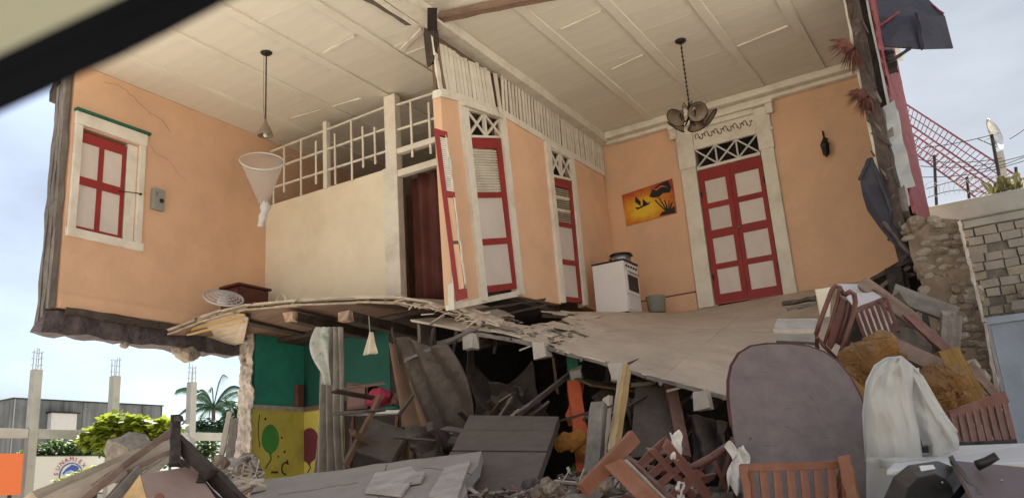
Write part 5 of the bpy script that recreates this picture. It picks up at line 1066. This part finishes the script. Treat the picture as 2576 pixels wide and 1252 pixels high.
tag(timber('board', at(2462, 1068, 7.0), at(2498, 1122, 6.9), .07, .02, 'plank_pale', upv=tuple(-fwd)), 'pale splinter board seen through the slatted bed rail', 'board')
# more timber lying in the bottom middle
for a, c_, d0, d1, w_, m_, lb in (((1330, 1262), (1420, 1235), 6.6, 6.8, .05, 'mahogany', 'dark stick at the bottom of the dark slabs'), ((1400, 1258), (1520, 1240), 6.4, 6.4, .07, 'weathered', 'grey stick lying in front of the orange post'), ((1420, 1205), (1560, 1250), 7, 6.3, .09, 'slab_dark', 'dark broken bar under the armchair arm'), ((1560, 1255), (1640, 1215), 6.2, 6.4, .05, 'rust_wood', 'reddish spindle beneath the armchair'), ((1770, 1240), (1870, 1215), 6.3, 6.3, .08, 'dark_wood', 'black board between the curved chair and the bench'),
    ((1720, 1262), (1850, 1255), 6.0, 5.9, .14, 'dark_wood', 'flat dark plank at the bottom below the curved chair')):
    tag(timber('stick', at(*a, d0), at(*c_, d1), w_, w_*.7, m_, rough=.01), lb, 'stick')
rr2 = 0
DB = thing('debris_stones', 'broken stones caught between the dark slabs and the armchair', 'stones', at(1450, 1240, 6.8))
for k in range(60): rock('stone', at(R.uniform(1330, 1840), R.uniform(1222, 1275), R.uniform(6.4, 7.6)), R.uniform(.07, .22), R.choice(('stone', 'mortar', 'slab_dark', 'stone_brown')), DB)

# ------------------------------------------------------------------ rubble in front on the left
o = thing('broken_roof_boards', 'pale and brown roof boards piled slanting in front of the sign', 'boards', at(250, 1250, 6))
for a, c_, d0, d1, w_, h_, m_ in (((70, 1262), (345, 1148), 6.1, 6.8, .30, .09, 'plank_pale'), ((105, 1275), (440, 1120), 5.9, 6.6, .10, .12, 'plank_pale'), ((250, 1215), (440, 1078), 5.9, 6.4, .17, .05, 'plank_brown'), ((170, 1290), (300, 1180), 5.6, 5.9, .16, .05, 'plank_brown'), ((225, 1290), (450, 1135), 5.7, 6.3, .20, .04, 'plank_pale'), ((240, 1300), (345, 1185), 5.6, 5.9, .16, .06, 'weathered'), ((330, 1180), (440, 1130), 5.9, 6.2, .04, .03, 'plank_brown')):
    timber('board', at(*a, d0), at(*c_, d1), w_, h_, m_, o, rough=.003, seg=6, upv=(-.3, -.45, 1))
o = thing('dark_beam_frame', 'dark charred beams joined in a peak with a hooked end, left foreground', 'beams', at(470, 1200, 5.6))
for a, c_, w_ in (((443, 1052), (440, 1165), .075), ((438, 1054), (456, 1052), .035), ((444, 1105), (535, 1195), .09), ((528, 1185), (640, 1300), .10), ((452, 1160), (565, 1275), .05), ((515, 1180), (505, 1215), .06)): timber('beam', at(*a, 5.5), at(*c_, 5.35), w_*.8, w_*.8, 'charred', o, rough=.006, seg=8, ragged=.02)
o = thing('wooden_box', 'reddish brown wooden box or drawer lying under the dark beams', 'box', at(430, 1250, 5))
F_ = [at(352, 1192, 5.3), at(486, 1168, 5.5), at(600, 1330, 5.0), at(395, 1350, 4.8)]; nb_ = (F_[1]-F_[0]).cross(F_[3]-F_[0]).normalized(); nb_ = nb_ if nb_.dot(fwd) > 0 else -nb_
MB().prism(F_, nb_*.05).build('lid', 'box_lid', o, bevel=.01); MB().prism([F_[0], F_[3], at(310, 1340, 5.2), at(310, 1250, 5.3)], nb_*.04).build('side', 'yellow_wood', o); MB().prism([F_[0]+nb_*.06, F_[3]+nb_*.06, at(250, 1350, 5.6), at(290, 1260, 5.7)], nb_*.03).build('inner_side', 'mahogany', o)
c_ = F_[0].lerp(F_[2], .5)-nb_*.004; MB().lathe([(0, 0), (.028, 0), (.028, .01), (0, .012)], at(402, 1250, 5.0), 12, -fwd).build('knob_hole', 'mahogany', o)
for x, y, s_, lb in ((460, 1128, .18, 'white plaster lump between the dark beams, upper'), (505, 1205, .14, 'white plaster lump between the dark beams, lower'), (545, 1240, .16, 'white plaster lump beside the end of the dark beam')): tag(rock('plaster_lump', at(x, y, 5.75), (s_, s_*.6, s_*1.3), 'panel_white'), lb, 'plaster lump')
for x, y, s_, lb in ((478, 1150, .12, 'small white plaster piece just right of the upright charred beam'), (560, 1250, .12, 'small white plaster piece low beside the long charred beam')): tag(rock('plaster_lump', at(x, y, 5.8), (s_*.6, s_*.5, s_*1.6), 'panel_white'), lb, 'plaster lump')
tag(rock('boulder', at(325, 1140, 7.6), (.42, .40, .44), 'stone', rot=(.1, .3, .4)), 'big pale boulder on the rubble behind the slanting boards', 'boulder')
o = thing('stone_heap', 'broken masonry heaped at the foot of the stone wall end beside the yellow wall', 'stones', at(570, 1200, 9.5))
for k in range(60): rock('stone', at(R.uniform(548, 640), R.uniform(1175, 1250)-R.uniform(0, 30), R.uniform(8.8, 10.2)), R.uniform(.07, .26), R.choice(('stone', 'plaster_edge', 'stone_brown')), o)
tag(timber('leaning_lath', at(578, 1035, 10.6), at(548, 1195, 10.0), .06, .04, 'plank_pale'), 'thin pale lath leaning on the stone wall end', 'lath')
tag(timber('leaning_lath', at(590, 1060, 10.9), at(572, 1190, 10.4), .10, .04, 'weathered'), 'wider grey lath behind the pale leaning lath', 'lath')

# ------------------------------------------------------------------ street beyond on the left
FRM = thing('unfinished_building', 'unfinished building of bare square concrete columns with rebar and a ring beam', 'building', (-25, 17, 0))
for y_ in (8.6, 11.5, 14.42, 17.0, 19.98, 23.0):
    col_ = MB().box(-25.12, -24.88, y_-.13, y_+.13, 0, 5.86).build('column', 'concrete', FRM, bevel=.015)
    for dx in (-.08, .08):
        for dy in (-.08, .08): MB().tube([(-25+dx, y_+dy, 5.8), (-25+dx+R.uniform(-.02, .02), y_+dy, 6.45+R.uniform(-.1, .1))], .014, 4).build('rebar', 'metal', col_)
    for z_ in (6.0, 6.2, 6.38): MB().tube([(-25.11, y_-.12, z_), (-24.89, y_-.12, z_), (-24.89, y_+.12, z_), (-25.11, y_+.12, z_), (-25.11, y_-.12, z_)], .009, 4).build('stirrup', 'metal', col_)
for ya, yb_ in ((5, 8.46), (8.74, 11.36), (11.64, 14.28), (14.56, 16.86), (17.14, 19.84), (20.12, 22.86)):
    MB().box(-25.1, -24.9, ya, yb_, 3.86, 4.12).build('ring_beam', 'concrete', FRM, bevel=.01)
SHD = thing('grey_warehouse', 'low grey panelled warehouse with a flat roofline behind the concrete columns', 'warehouse', (-40, 24, 0))
MB().box(-50, -36, 19.9, 27.1, 0, 6.5).build('wall', 'shed_wall', SHD)
MB().box(-50.1, -35.95, 19.85, 27.15, 6.502, 6.55).build('roof_edge', 'metal_dark', SHD)
for y_ in (19.95, 21.5, 23.0, 24.5, 26, 27.05): MB().box(-36, -35.96, y_-.02, y_+.02, 0, 6.5).build('panel_joint', 'galvanised' if y_ < 20 else 'shed_wall', SHD)
MB().box(-35.99, -35.7, 21.4, 22.55, 5.1, 5.95).build('vent_box', 'white_plastic', SHD, bevel=.01); MB().box(-35.99, -35.6, 21.3, 22.65, 5.952, 6.0).build('vent_hood', 'metal_dark', SHD); MB().box(-35.69, -35.66, 21.5, 22.45, 5.15, 5.2).build('vent_slot', 'ink', SHD)
for k in range(8): MB().box(-49.8+k*1.75, -49.75+k*1.75, 19.84, 19.895, 0, 6.5).build('panel_joint', 'galvanised', SHD)
GW = MB().box(-36, -26.3, 8, 13.6, 0, 3.7); o = GW.build('grey_shed', 'shed_wall'); tag(o, 'dull grey corrugated shed behind the orange sign', 'shed')
SO = thing('orange_sign', 'orange billboard with a pale ring at the left edge of the street', 'sign', (-24.3, 12.9, 0))
q = Quad((-24.3, 11.4, 2.27), (-24.3, 13.85, 2.27), (-24.3, 13.85, 3.38), (-24.3, 11.4, 3.38), (1, 0, 0)); q.box(0, 1, 0, 1, -.06, 0).build('board', 'sign_orange', SO)
MB().tube([(-24.285, 12.82+.26*math.cos(a/4), 2.78+.28*math.sin(a/4)) for a in range(26)], .018, 6).build('ring_mark', 'sign_white', SO)
for y_ in (11.6, 13.6): MB().box(-24.4, -24.362, y_-.05, y_+.05, 0, 3.3).build('post', 'metal_dark', SO)
SWH = thing('white_sign', 'white sign with a round blue wave emblem and red lettering arched over it', 'sign', (-26, 16.4, 0))
q = Quad((-26, 14.9, 2.28), (-26, 17.5, 2.28), (-26, 17.5, 3.42), (-26, 14.9, 3.42), (1, 0, 0)); q.box(0, 1, 0, 1, -.08, 0).build('board', 'sign_white', SWH)
mb = MB(); q.box(0, 1, -.03, .0, -.1, .02, mb); q.box(0, 1, 1.0, 1.035, -.1, .02, mb); q.box(1.0, 1.012, 0, 1, -.1, .02, mb); mb.build('frame', 'ink', SWH)
ec = on(179, 1195, 0, -25.99); RR = .38
MB().tube([ec+Vector((.0, RR*math.cos(a*.2), RR*math.sin(a*.2))) for a in range(32)], .016, 5).build('emblem_ring', 'sign_blue', SWH)
MB().prism([ec+Vector((.002, RR*.93*math.cos(a*.3), RR*.93*math.sin(a*.3))) for a in range(21)], (.002, 0, 0)).build('emblem_disc', 'paper', SWH)
MB().prism([ec+Vector((.005, y_*RR, z_*RR)) for y_, z_ in ((-.85, .1), (-.5, .55), (0, .88), (.5, .75), (.85, .3), (.45, .2), (.3, -.1), (.2, .35), (-.1, .45), (-.4, .25))], (.003, 0, 0)).build('wave', 'sign_blue', SWH)
MB().prism([ec+Vector((.0085, y_*RR, z_*RR)) for y_, z_ in ((-.75, .05), (-.45, .35), (-.1, .45), (.1, .3), (-.2, .15), (-.5, 0))], (.003, 0, 0)).build('wave', 'sign_lightblue', SWH)
MB().prism([ec+Vector((.0085, y_*RR, z_*RR)) for y_, z_ in ((-.4, -.25), (.5, -.25), (.3, -.45), (-.2, -.45))], (.003, 0, 0)).build('boat_mark', 'ink', SWH)
for k, ch in enumerate('TSUNAMIEXP'):
    a = rad((196, 174, 153, 132, 112, 92, 75, 57, 37, 17)[k]); f = bpy.data.curves.new('letter', 'FONT'); f.body = ch; f.size = .19; f.align_x = 'CENTER'; f.align_y = 'CENTER'; f.extrude = .004
    tmp = bpy.data.objects.new('t', f); COL.objects.link(tmp); dg = bpy.context.evaluated_depsgraph_get(); me = bpy.data.meshes.new_from_object(tmp.evaluated_get(dg)); bpy.data.objects.remove(tmp)
    X_ = Vector((0, math.sin(a), -math.cos(a))); Y_ = Vector((0, math.cos(a), math.sin(a))); mt = Matrix((X_, Y_, X_.cross(Y_))).transposed().to_4x4(); mt.translation = ec+Y_*(RR+.115)+Vector((.006, 0, 0))
    me.materials.clear(); put('letter', me, 'sign_red', SWH, mtx=mt)
for y_ in (15.1, 17.3): MB().box(-26.2, -26.09, y_-.05, y_+.05, 0, 3.4).build('post', 'metal_dark', SWH)
o = MB().box(-27.6, -27.4, 14.7, 26, 0, 3.0).build('street_wall', 'concrete'); tag(o, 'plain concrete wall running behind the white sign', 'wall')

def foliage(name, blobs, n, size, m, parent, flat=.6, kind=None):
    mb = MB()
    for k in range(n):
        c, r_ = R.choice(blobs); d = Vector((R.gauss(0, 1), R.gauss(0, 1), R.gauss(0, 1))).normalized()*(R.random()**.35)
        p = Vector(c)+Vector((d.x*r_[0], d.y*r_[1], d.z*r_[2])); s_ = size*R.uniform(.6, 1.3)
        a = Vector((R.uniform(-1, 1), R.uniform(-1, 1), R.uniform(-.5, .3))).normalized(); b_ = a.cross(Vector((R.uniform(-.5, .5), R.uniform(-.5, .5), 1))).normalized()*.45
        mb.add([p, p+(a*.5+b_)*s_, p+a*s_, p+(a*.5-b_)*s_], [(0, 1, 2, 3)])
    return mb.build(name, m, parent, kind, fix=False)
TRE = thing('leafy_tree', 'broad yellow-green leafy tree standing between two concrete columns', 'tree', (-23.6, 17.2, 0))
tb = [(225, 1105, .35), (255, 1085, .4), (280, 1065, .45), (310, 1060, .45), (340, 1068, .45), (370, 1075, .4), (400, 1070, .35), (420, 1075, .3), (300, 1095, .5), (345, 1100, .5), (385, 1100, .4), (265, 1110, .4), (330, 1120, .4)]
bl = [(at(x, y, 25.3), (.5, r_, r_*.62)) for x, y, r_ in tb]
foliage('crown', bl, 2500, .23, 'leaf_yellow', TRE); foliage('crown', [(at(x, y+14, 25.6), (.5, r_, r_*.6)) for x, y, r_ in tb], 1500, .19, 'leaf_green', TRE)
tt = at(335, 1110, 25.4); MB().tube([(tt.x, tt.y, 0), (tt.x+.05, tt.y-.1, 1.6), tt], [.13, .10, .07], 8).build('trunk', 'bark', TRE)
for x, y, r_ in tb[::3]: MB().tube([(tt.x+.03, tt.y-.05, 2.2), (Vector((tt.x, tt.y, 3))+at(x, y, 25.4))/2, at(x, y, 25.4)], [.05, .035, .015], 6).build('limb', 'bark', TRE)
o = thing('dark_shrub', 'dense dark green shrub above the top of the white sign', 'shrub', (-27, 16.5, 0)); foliage('foliage', [((-26.8, y_, z_), (.5, .6, .4)) for y_, z_ in ((15.9, 3.55), (16.5, 3.65), (17.1, 3.7), (15.6, 3.4), (17.6, 3.6))], 2200, .14, 'leaf_green', o); MB().tube([(-26.9, 16.5, 0), (-26.9, 16.5, 3.4)], .06, 6).build('stem', 'bark', o)
o = thing('bright_shrub', 'bright yellow-green shrub in front of the lower part of the white sign', 'shrub', (-22, 14.3, 0)); bq = [(at(x, y, 21), (.3, .35, .16)) for x, y in ((165, 1215), (190, 1205), (215, 1195), (240, 1185), (262, 1178), (150, 1235), (180, 1230), (215, 1225))]; foliage('foliage', bq, 1700, .10, 'leaf_yellow', o); MB().tube([(-20.6, 13, 0), at(190, 1235, 21)], .05, 6).build('stem', 'bark', o)
o = thing('far_shrub', 'green shrub behind the third concrete column near the house', 'shrub', (-27, 22, 0)); foliage('foliage', [((-27, y_, z_), (.5, .5, .5)) for y_, z_ in ((20.6, 3.5), (21.3, 3.6), (22, 3.5), (22.4, 3.8))], 1800, .15, 'leaf_green', o); MB().tube([(-27, 21.4, 0), (-27, 21.4, 3.3)], .06, 6).build('stem', 'bark', o)
PLM = thing('palm_tree', 'dark feathery palm tree between the third column and the house', 'palm tree', (-30, 27.0, 0))
pc = at(537, 1028, 38); MB().tube([(pc.x, pc.y, 0), (pc.x+.1, pc.y, pc.z*.6), pc], [.13, .10, .08], 8).build('trunk', 'bark', PLM)
def frond(c, a, ln, rise):
    mb = MB(); d = Vector((math.cos(a), math.sin(a), 0)); pts = [c+d*ln*t+Vector((0, 0, rise*t*ln-1.15*ln*t*t)) for t in [i/12 for i in range(13)]]
    mb.tube(pts, .025, 4)
    for i in range(1, 12):
        for f_ in (0, .33, .66):
            p = pts[i].lerp(pts[i+1], f_); s_ = d.cross(Vector((0, 0, 1)))
            for k in (-1, 1):
                l_ = .5*(1-abs(i/12-.45)); t_ = p+(s_*k*.55+d*.5+Vector((0, 0, -.75)))*l_; mb.add([p, p+d*.05, t_], [(0, 1, 2)])
    return mb.build('frond', 'leaf_palm', PLM, fix=False)
for k in range(20): frond(pc, k*2*math.pi/20+R.uniform(-.2, .2), R.uniform(1.3, 1.9), R.uniform(.4, 1.9))
for k in range(8): frond(pc+Vector((.5, .6, -.5)), k*.8, R.uniform(.9, 1.2), R.uniform(.3, .9))
o = thing('palm_understorey', 'dark green bushes at the foot of the palm tree', 'bushes', (-29.5, 26.5, 0)); foliage('foliage', [(at(x, y, 36), (.6, .6, .5)) for x, y in ((500, 1085), (520, 1080), (545, 1085), (575, 1080), (590, 1060), (600, 1040))], 1700, .22, 'leaf_palm', o); MB().tube([(-30, 26.5, 0), (-30, 26.5, 3)], .08, 6).build('stem', 'bark', o)
for k, (xa, ya, xb, yb_, d) in enumerate(((0, 945, 400, 1000, 40), )):
    pass

# ------------------------------------------------------------------ buildings across the street, behind the viewer (unseen, made pale and close to bounce sunlight into the rooms)
for x, w_, h_, m_, lb in ((-14, 9, 6.5, 'cream', 'unseen cream two-storey house across the street, made pale to bounce sunlight'), (-3.5, 10, 5.5, 'concrete', 'unseen grey concrete shop across the street, placed to bounce sunlight'), (8, 9, 7, 'trim', 'unseen whitewashed building across the street, made pale to bounce sunlight')):
    o = MB().box(x-w_/2, x+w_/2, -19, -12, 0, h_).build('bounce_building', m_); tag(o, lb, 'building')
    MB().box(x-w_/2-.3, x+w_/2+.3, -19.2, -11.7, h_+.003, h_+.25).build('roof', 'galvanised', o)
    for i in range(3): MB().box(x-w_/2+1+i*2.8, x-w_/2+2.2+i*2.8, -12.03, -11.97, 1, 2.8).build('window', 'interior_shade', o)

# ------------------------------------------------------------------ the car window the picture is taken through
CF = thing('car_window_frame', 'out-of-focus black upper edge of a car window with its rubber seal, top left', 'car window frame', at(200, 100, .5))
D0 = .46
def cpt2(l, d=D0): return [at(x, y, d) for x, y in l]
lower = [(-420, 470), (-200, 365), (0, 272), (110, 222), (190, 182), (240, 160), (330, 118), (440, 60), (560, -2), (760, -100), (1100, -260), (1500, -430)]
mid1 = [(-420, 370), (-200, 265), (0, 170), (110, 118), (200, 76), (300, 30), (400, -18), (600, -110), (1000, -300), (1500, -500)]
def band(name, A_, B_, d_a, d_b, m_, th=.012):
    k = 24; mb = MB()
    def pick(P_, t): s_ = t*(len(P_)-1); i = min(int(s_), len(P_)-2); f_ = s_-i; return (P_[i][0]*(1-f_)+P_[i+1][0]*f_, P_[i][1]*(1-f_)+P_[i+1][1]*f_)
    mb.sheet(lambda u, v: at(*(pick(A_, u) if v < .5 else pick(B_, u)), d_a if v < .5 else d_b), k, 1); return mb.build(name, m_, CF, solid=th)
sh = lambda P_, dx, dy: [(x+dx, y+dy) for x, y in P_]
m12 = [(-420, 470), (-200, 365), (0, 272), (110, 222), (200, 178), (300, 133), (420, 72), (560, -2), (1000, -215), (1500, -430)]
band('rubber_seal', m12, sh(mid1, 10, 12), D0, D0-.01, 'rubber'); band('highlight_lip', sh(mid1, 6, 14), sh(mid1, 0, -2), D0-.012, D0-.014, 'seal_highlight', .004)
band('window_channel', mid1, sh(mid1, -28, -46), D0-.012, D0-.03, 'rubber'); band('headliner', sh(mid1, -28, -46), sh(mid1, -260, -460), D0-.03, D0-.12, 'headliner')
MB().tube(cpt2(sh(m12, -2, -8)), .004, 8).build('seal_bead', 'rubber', CF, smooth=True)
for ob_ in [x for x in bpy.data.objects if x.type == 'MESH' and len(x.data.vertices) == 0]: bpy.data.objects.remove(ob_)

# ------------------------------------------------------------------ more broken boards, laths and splinters
BR = random.Random(31)
proto = {}
def board_copy(name, p0, p1, w, h, m, parent, label=None):
    """boards that share one mesh per material and shape"""
    k = (m, BR.randrange(4))
    if k not in proto:
        vs = []; sg = 4
        for i in range(sg+1):
            for (a, c) in ((-.5, -.5), (.5, -.5), (.5, .5), (-.5, .5)):
                e = BR.uniform(-.05, .05) if i in (0, sg) else 0; vs.append((i/sg+e, a+BR.uniform(-.06, .06), c+BR.uniform(-.06, .06)))
        fs = [(i*4+j, i*4+(j+1) % 4, i*4+4+(j+1) % 4, i*4+4+j) for i in range(sg) for j in range(4)]+[(3, 2, 1, 0), tuple(sg*4+j for j in range(4))]
        me = bpy.data.meshes.new(name); me.from_pydata(vs, [], fs); b_ = bmesh.new(); b_.from_mesh(me); bmesh.ops.recalc_face_normals(b_, faces=b_.faces); b_.to_mesh(me); b_.free(); me.materials.append(MATS[m]); proto[k] = me
    x = Vector(p1)-Vector(p0); Ln = x.length; x.normalize(); z = Vector((BR.uniform(-.4, .4), -.5, 1)).normalized(); y = z.cross(x).normalized(); z = x.cross(y)
    mt = Matrix((x*Ln, y*w, z*h)).transposed().to_4x4(); mt.translation = Vector(p0); return put(name, proto[k], None, parent, mtx=mt)
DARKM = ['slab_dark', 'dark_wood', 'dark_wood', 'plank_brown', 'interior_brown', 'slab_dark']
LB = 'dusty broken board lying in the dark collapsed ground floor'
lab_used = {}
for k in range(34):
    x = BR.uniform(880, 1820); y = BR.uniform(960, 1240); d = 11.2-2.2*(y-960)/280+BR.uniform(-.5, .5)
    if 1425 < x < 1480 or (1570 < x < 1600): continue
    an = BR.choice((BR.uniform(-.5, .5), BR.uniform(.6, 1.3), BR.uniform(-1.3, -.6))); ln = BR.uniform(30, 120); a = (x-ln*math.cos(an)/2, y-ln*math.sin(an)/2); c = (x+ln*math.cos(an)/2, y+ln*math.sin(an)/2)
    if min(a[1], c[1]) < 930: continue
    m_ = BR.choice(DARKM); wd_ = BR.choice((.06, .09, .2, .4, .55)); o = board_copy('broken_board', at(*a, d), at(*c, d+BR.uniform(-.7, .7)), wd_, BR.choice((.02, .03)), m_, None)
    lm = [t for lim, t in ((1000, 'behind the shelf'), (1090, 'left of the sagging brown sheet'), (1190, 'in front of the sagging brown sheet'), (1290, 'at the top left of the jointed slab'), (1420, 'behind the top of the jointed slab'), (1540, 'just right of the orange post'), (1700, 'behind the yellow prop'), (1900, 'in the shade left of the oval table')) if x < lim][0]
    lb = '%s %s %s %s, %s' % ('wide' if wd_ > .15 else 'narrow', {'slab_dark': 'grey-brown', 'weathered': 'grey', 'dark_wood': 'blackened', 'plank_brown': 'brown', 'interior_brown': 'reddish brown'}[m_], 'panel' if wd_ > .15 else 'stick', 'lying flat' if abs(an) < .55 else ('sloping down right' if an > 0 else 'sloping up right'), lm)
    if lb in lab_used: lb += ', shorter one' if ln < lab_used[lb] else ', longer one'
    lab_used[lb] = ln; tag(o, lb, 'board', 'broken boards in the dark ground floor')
for k in range(7):
    x = (985, 1090, 1150, 1250, 1390, 1530, 1640)[k]; y0 = 800+max(0, x-1180)*.28+25; d = 11.8
    o = board_copy('hanging_lath', at(x, y0, d), at(x+BR.uniform(-25, 25), y0+BR.uniform(40, 130), d-.1), .05, .02, BR.choice(DARKM), None)
    lh = 'thin lath hanging under the broken floor '+('beside the small cream rag', 'beside the thin post', 'left of the first joist end', 'right of the first joist end', 'beside the second joist end', 'left of the yellow prop', 'right of the yellow prop')[k]; tag(o, lh, 'lath', 'laths hanging under the broken floor')
SHT = [((1010, 1075), (1100, 1060), (1120, 1150), (1030, 1170), 10.2, 'cloth_brown', 'brown blanket slumped at the foot of the sagging sheet'), ((1530, 1010), (1590, 1000), (1600, 1130), (1540, 1150), 9.9, 'cloth_brown', 'dark blanket hanging behind the yellow prop'), ((1730, 1040), (1830, 1060), (1835, 1190), (1745, 1200), 9.6, 'slab_dark', 'dusty sheet hanging in the dark beside the oval table'), ((1230, 960), (1330, 975), (1320, 1060), (1215, 1040), 11.2, 'cloth_brown', 'crumpled dark cloth above the jointed slab')]
for (A_, B_, C_, D_, d, m_, lb) in SHT:
    Q_ = [at(*D_, d), at(*C_, d), at(*B_, d+.3), at(*A_, d+.3)]
    hang('crumpled_sheet', lb, 'sheet', lambda u, v: lerp2(Q_, u, v)+Vector((0, .10*math.sin(u*9+v*3)+.12*noise.noise(Vector((u*4, v*4, d))), .06*noise.noise(Vector((u*5, v*5, 9))))), 26, 26, m_, .008)
# splinters and chips over the near rubble
def chips(name, boxes, n, mats, label):
    for m_ in mats:
        mb = MB()
        for k in range(n):
            x0, x1, y0, y1, d0, d1 = BR.choice(boxes); c = at(BR.uniform(x0, x1), BR.uniform(y0, y1), BR.uniform(d0, d1)); d = Vector((BR.gauss(0, 1), BR.gauss(0, 1), BR.gauss(0, .5))).normalized()*BR.uniform(.015, .13); t = d.orthogonal().normalized()*BR.uniform(.004, .014); w = d.cross(t).normalized()*BR.uniform(.003, .009)
            mb.hexa([c-d-t-w, c+d-t-w, c+d+t-w, c-d+t-w, c-d-t+w, c+d*.9-t+w, c+d*.8+t+w, c-d+t+w])
        o = mb.build(name, m_, kind='stuff'); tag(o, label % m_.replace('_', ' '), 'splinters')
near = [(1330, 1850, 1225, 1275, 6.2, 7.2), (1400, 1560, 1195, 1260, 6.6, 7.4), (1180, 1340, 1235, 1270, 6.6, 7.2)]
chips('splinters', near, 55, ['weathered', 'slab_dark', 'plaster_edge', 'rust_wood', 'dark_wood'], '%s splinters strewn at the bottom between the slabs and the chairs')
chips('splinters', [(300, 640, 1200, 1262, 6.2, 8.5), (540, 650, 1175, 1230, 8.6, 9.6)], 90, ['splinter', 'plaster_edge', 'plank_brown'], '%s splinters strewn on the rubble at the lower left')
mbl = [(x, y) for x, y in ((985, 752), (1030, 762), (1080, 775), (1130, 790), (1180, 800), (1240, 812), (1150, 778), (1200, 815))]
mb = MB()
for k in range(40):
    x, y = BR.choice(mbl); c = on(x+BR.gauss(0, 22), y+BR.gauss(0, 7), 1, 9.55+BR.uniform(-.1, .2)); d = Vector((BR.gauss(0, 1), BR.gauss(0, .6), BR.gauss(0, .3))).normalized()*BR.uniform(.03, .13); t = d.orthogonal().normalized()*BR.uniform(.008, .06); t.z *= .3; w = d.cross(t).normalized()*.006
    mb.hexa([c-d-t-w, c+d-t-w, c+d+t-w, c-d+t-w, c-d-t+w, c+d*.9-t+w, c+d*.8+t+w, c-d+t+w])
mb.build('splinters', 'floor', LFLOOR, kind='stuff')
# ragged under-edge below both floors
for k in range(16):
    t = BR.random(); i = int(t*(len(LFE)-1)); p = LFE[i].lerp(LFE[min(i+1, len(LFE)-1)], t*(len(LFE)-1)-i)
    board_copy('torn_lath', p+Vector((0, 0, -.03)), p+Vector((BR.uniform(-.25, .25), BR.uniform(-.12, .02), BR.uniform(-.10, .03))), .04, .015, BR.choice(['plank_pale', 'weathered', 'splinter']), LFLOOR)
for k in range(9):
    x = BR.uniform(-6.2, -2.6); z = fz(x, 9.5)-.05; board_copy('torn_lath', (x, 9.48, z), (x+BR.uniform(-.2, .2), 9.44+BR.uniform(-.08, .02), z+BR.uniform(-.09, .02)), .035, .015, BR.choice(['plank_pale', 'weathered', 'splinter']), FLOOR)
for k in range(30):
    z = BR.uniform(4.3, 8.6); board_copy('torn_lath', (-1.05+BR.uniform(-.08, .12), 11.95, z), (-1.05+BR.uniform(-.14, .16), 11.9, z+BR.uniform(-.35, .35)), .03, .02, BR.choice(['weathered', 'dark_wood', 'dark_wood']), RWALL)
# plaster scars and fine cracks on the painted walls
def crackline(parent, fn, u0, v0, u1, v1, r=.0016, n=9, wob=.05):
    pts = []
    for i in range(n+1):
        t = i/n; pts.append(fn(u0+(u1-u0)*t+BR.uniform(-wob, wob)*(0 < i < n), v0+(v1-v0)*t+BR.uniform(-wob, wob)*(0 < i < n)))
    MB().tube(pts, r, 4).build('crack', 'crack', parent)
fl_ = lambda u, v: Vector((XL+.003, u, v)); fb_ = lambda u, v: Vector((u, YB-.003, v)); fp_ = lambda u, v: Vector((u, YP-.003, v)); fm_ = lambda u, v: Vector((XM+.003, u, v))
for a in ((8.2, 7.3, 8.9, 6.9),): crackline(LW, fl_, *a)
# doors: hinges and a little hardware
for s_ in (0, 1):
    for z in (4.9, 6.5):
        x = DX0+.01 if s_ == 0 else DX1-.03
        MB().box(x, x+.03, YB-.052, YB-.041, z, z+.11).build('hinge', 'metal_dark', DF)
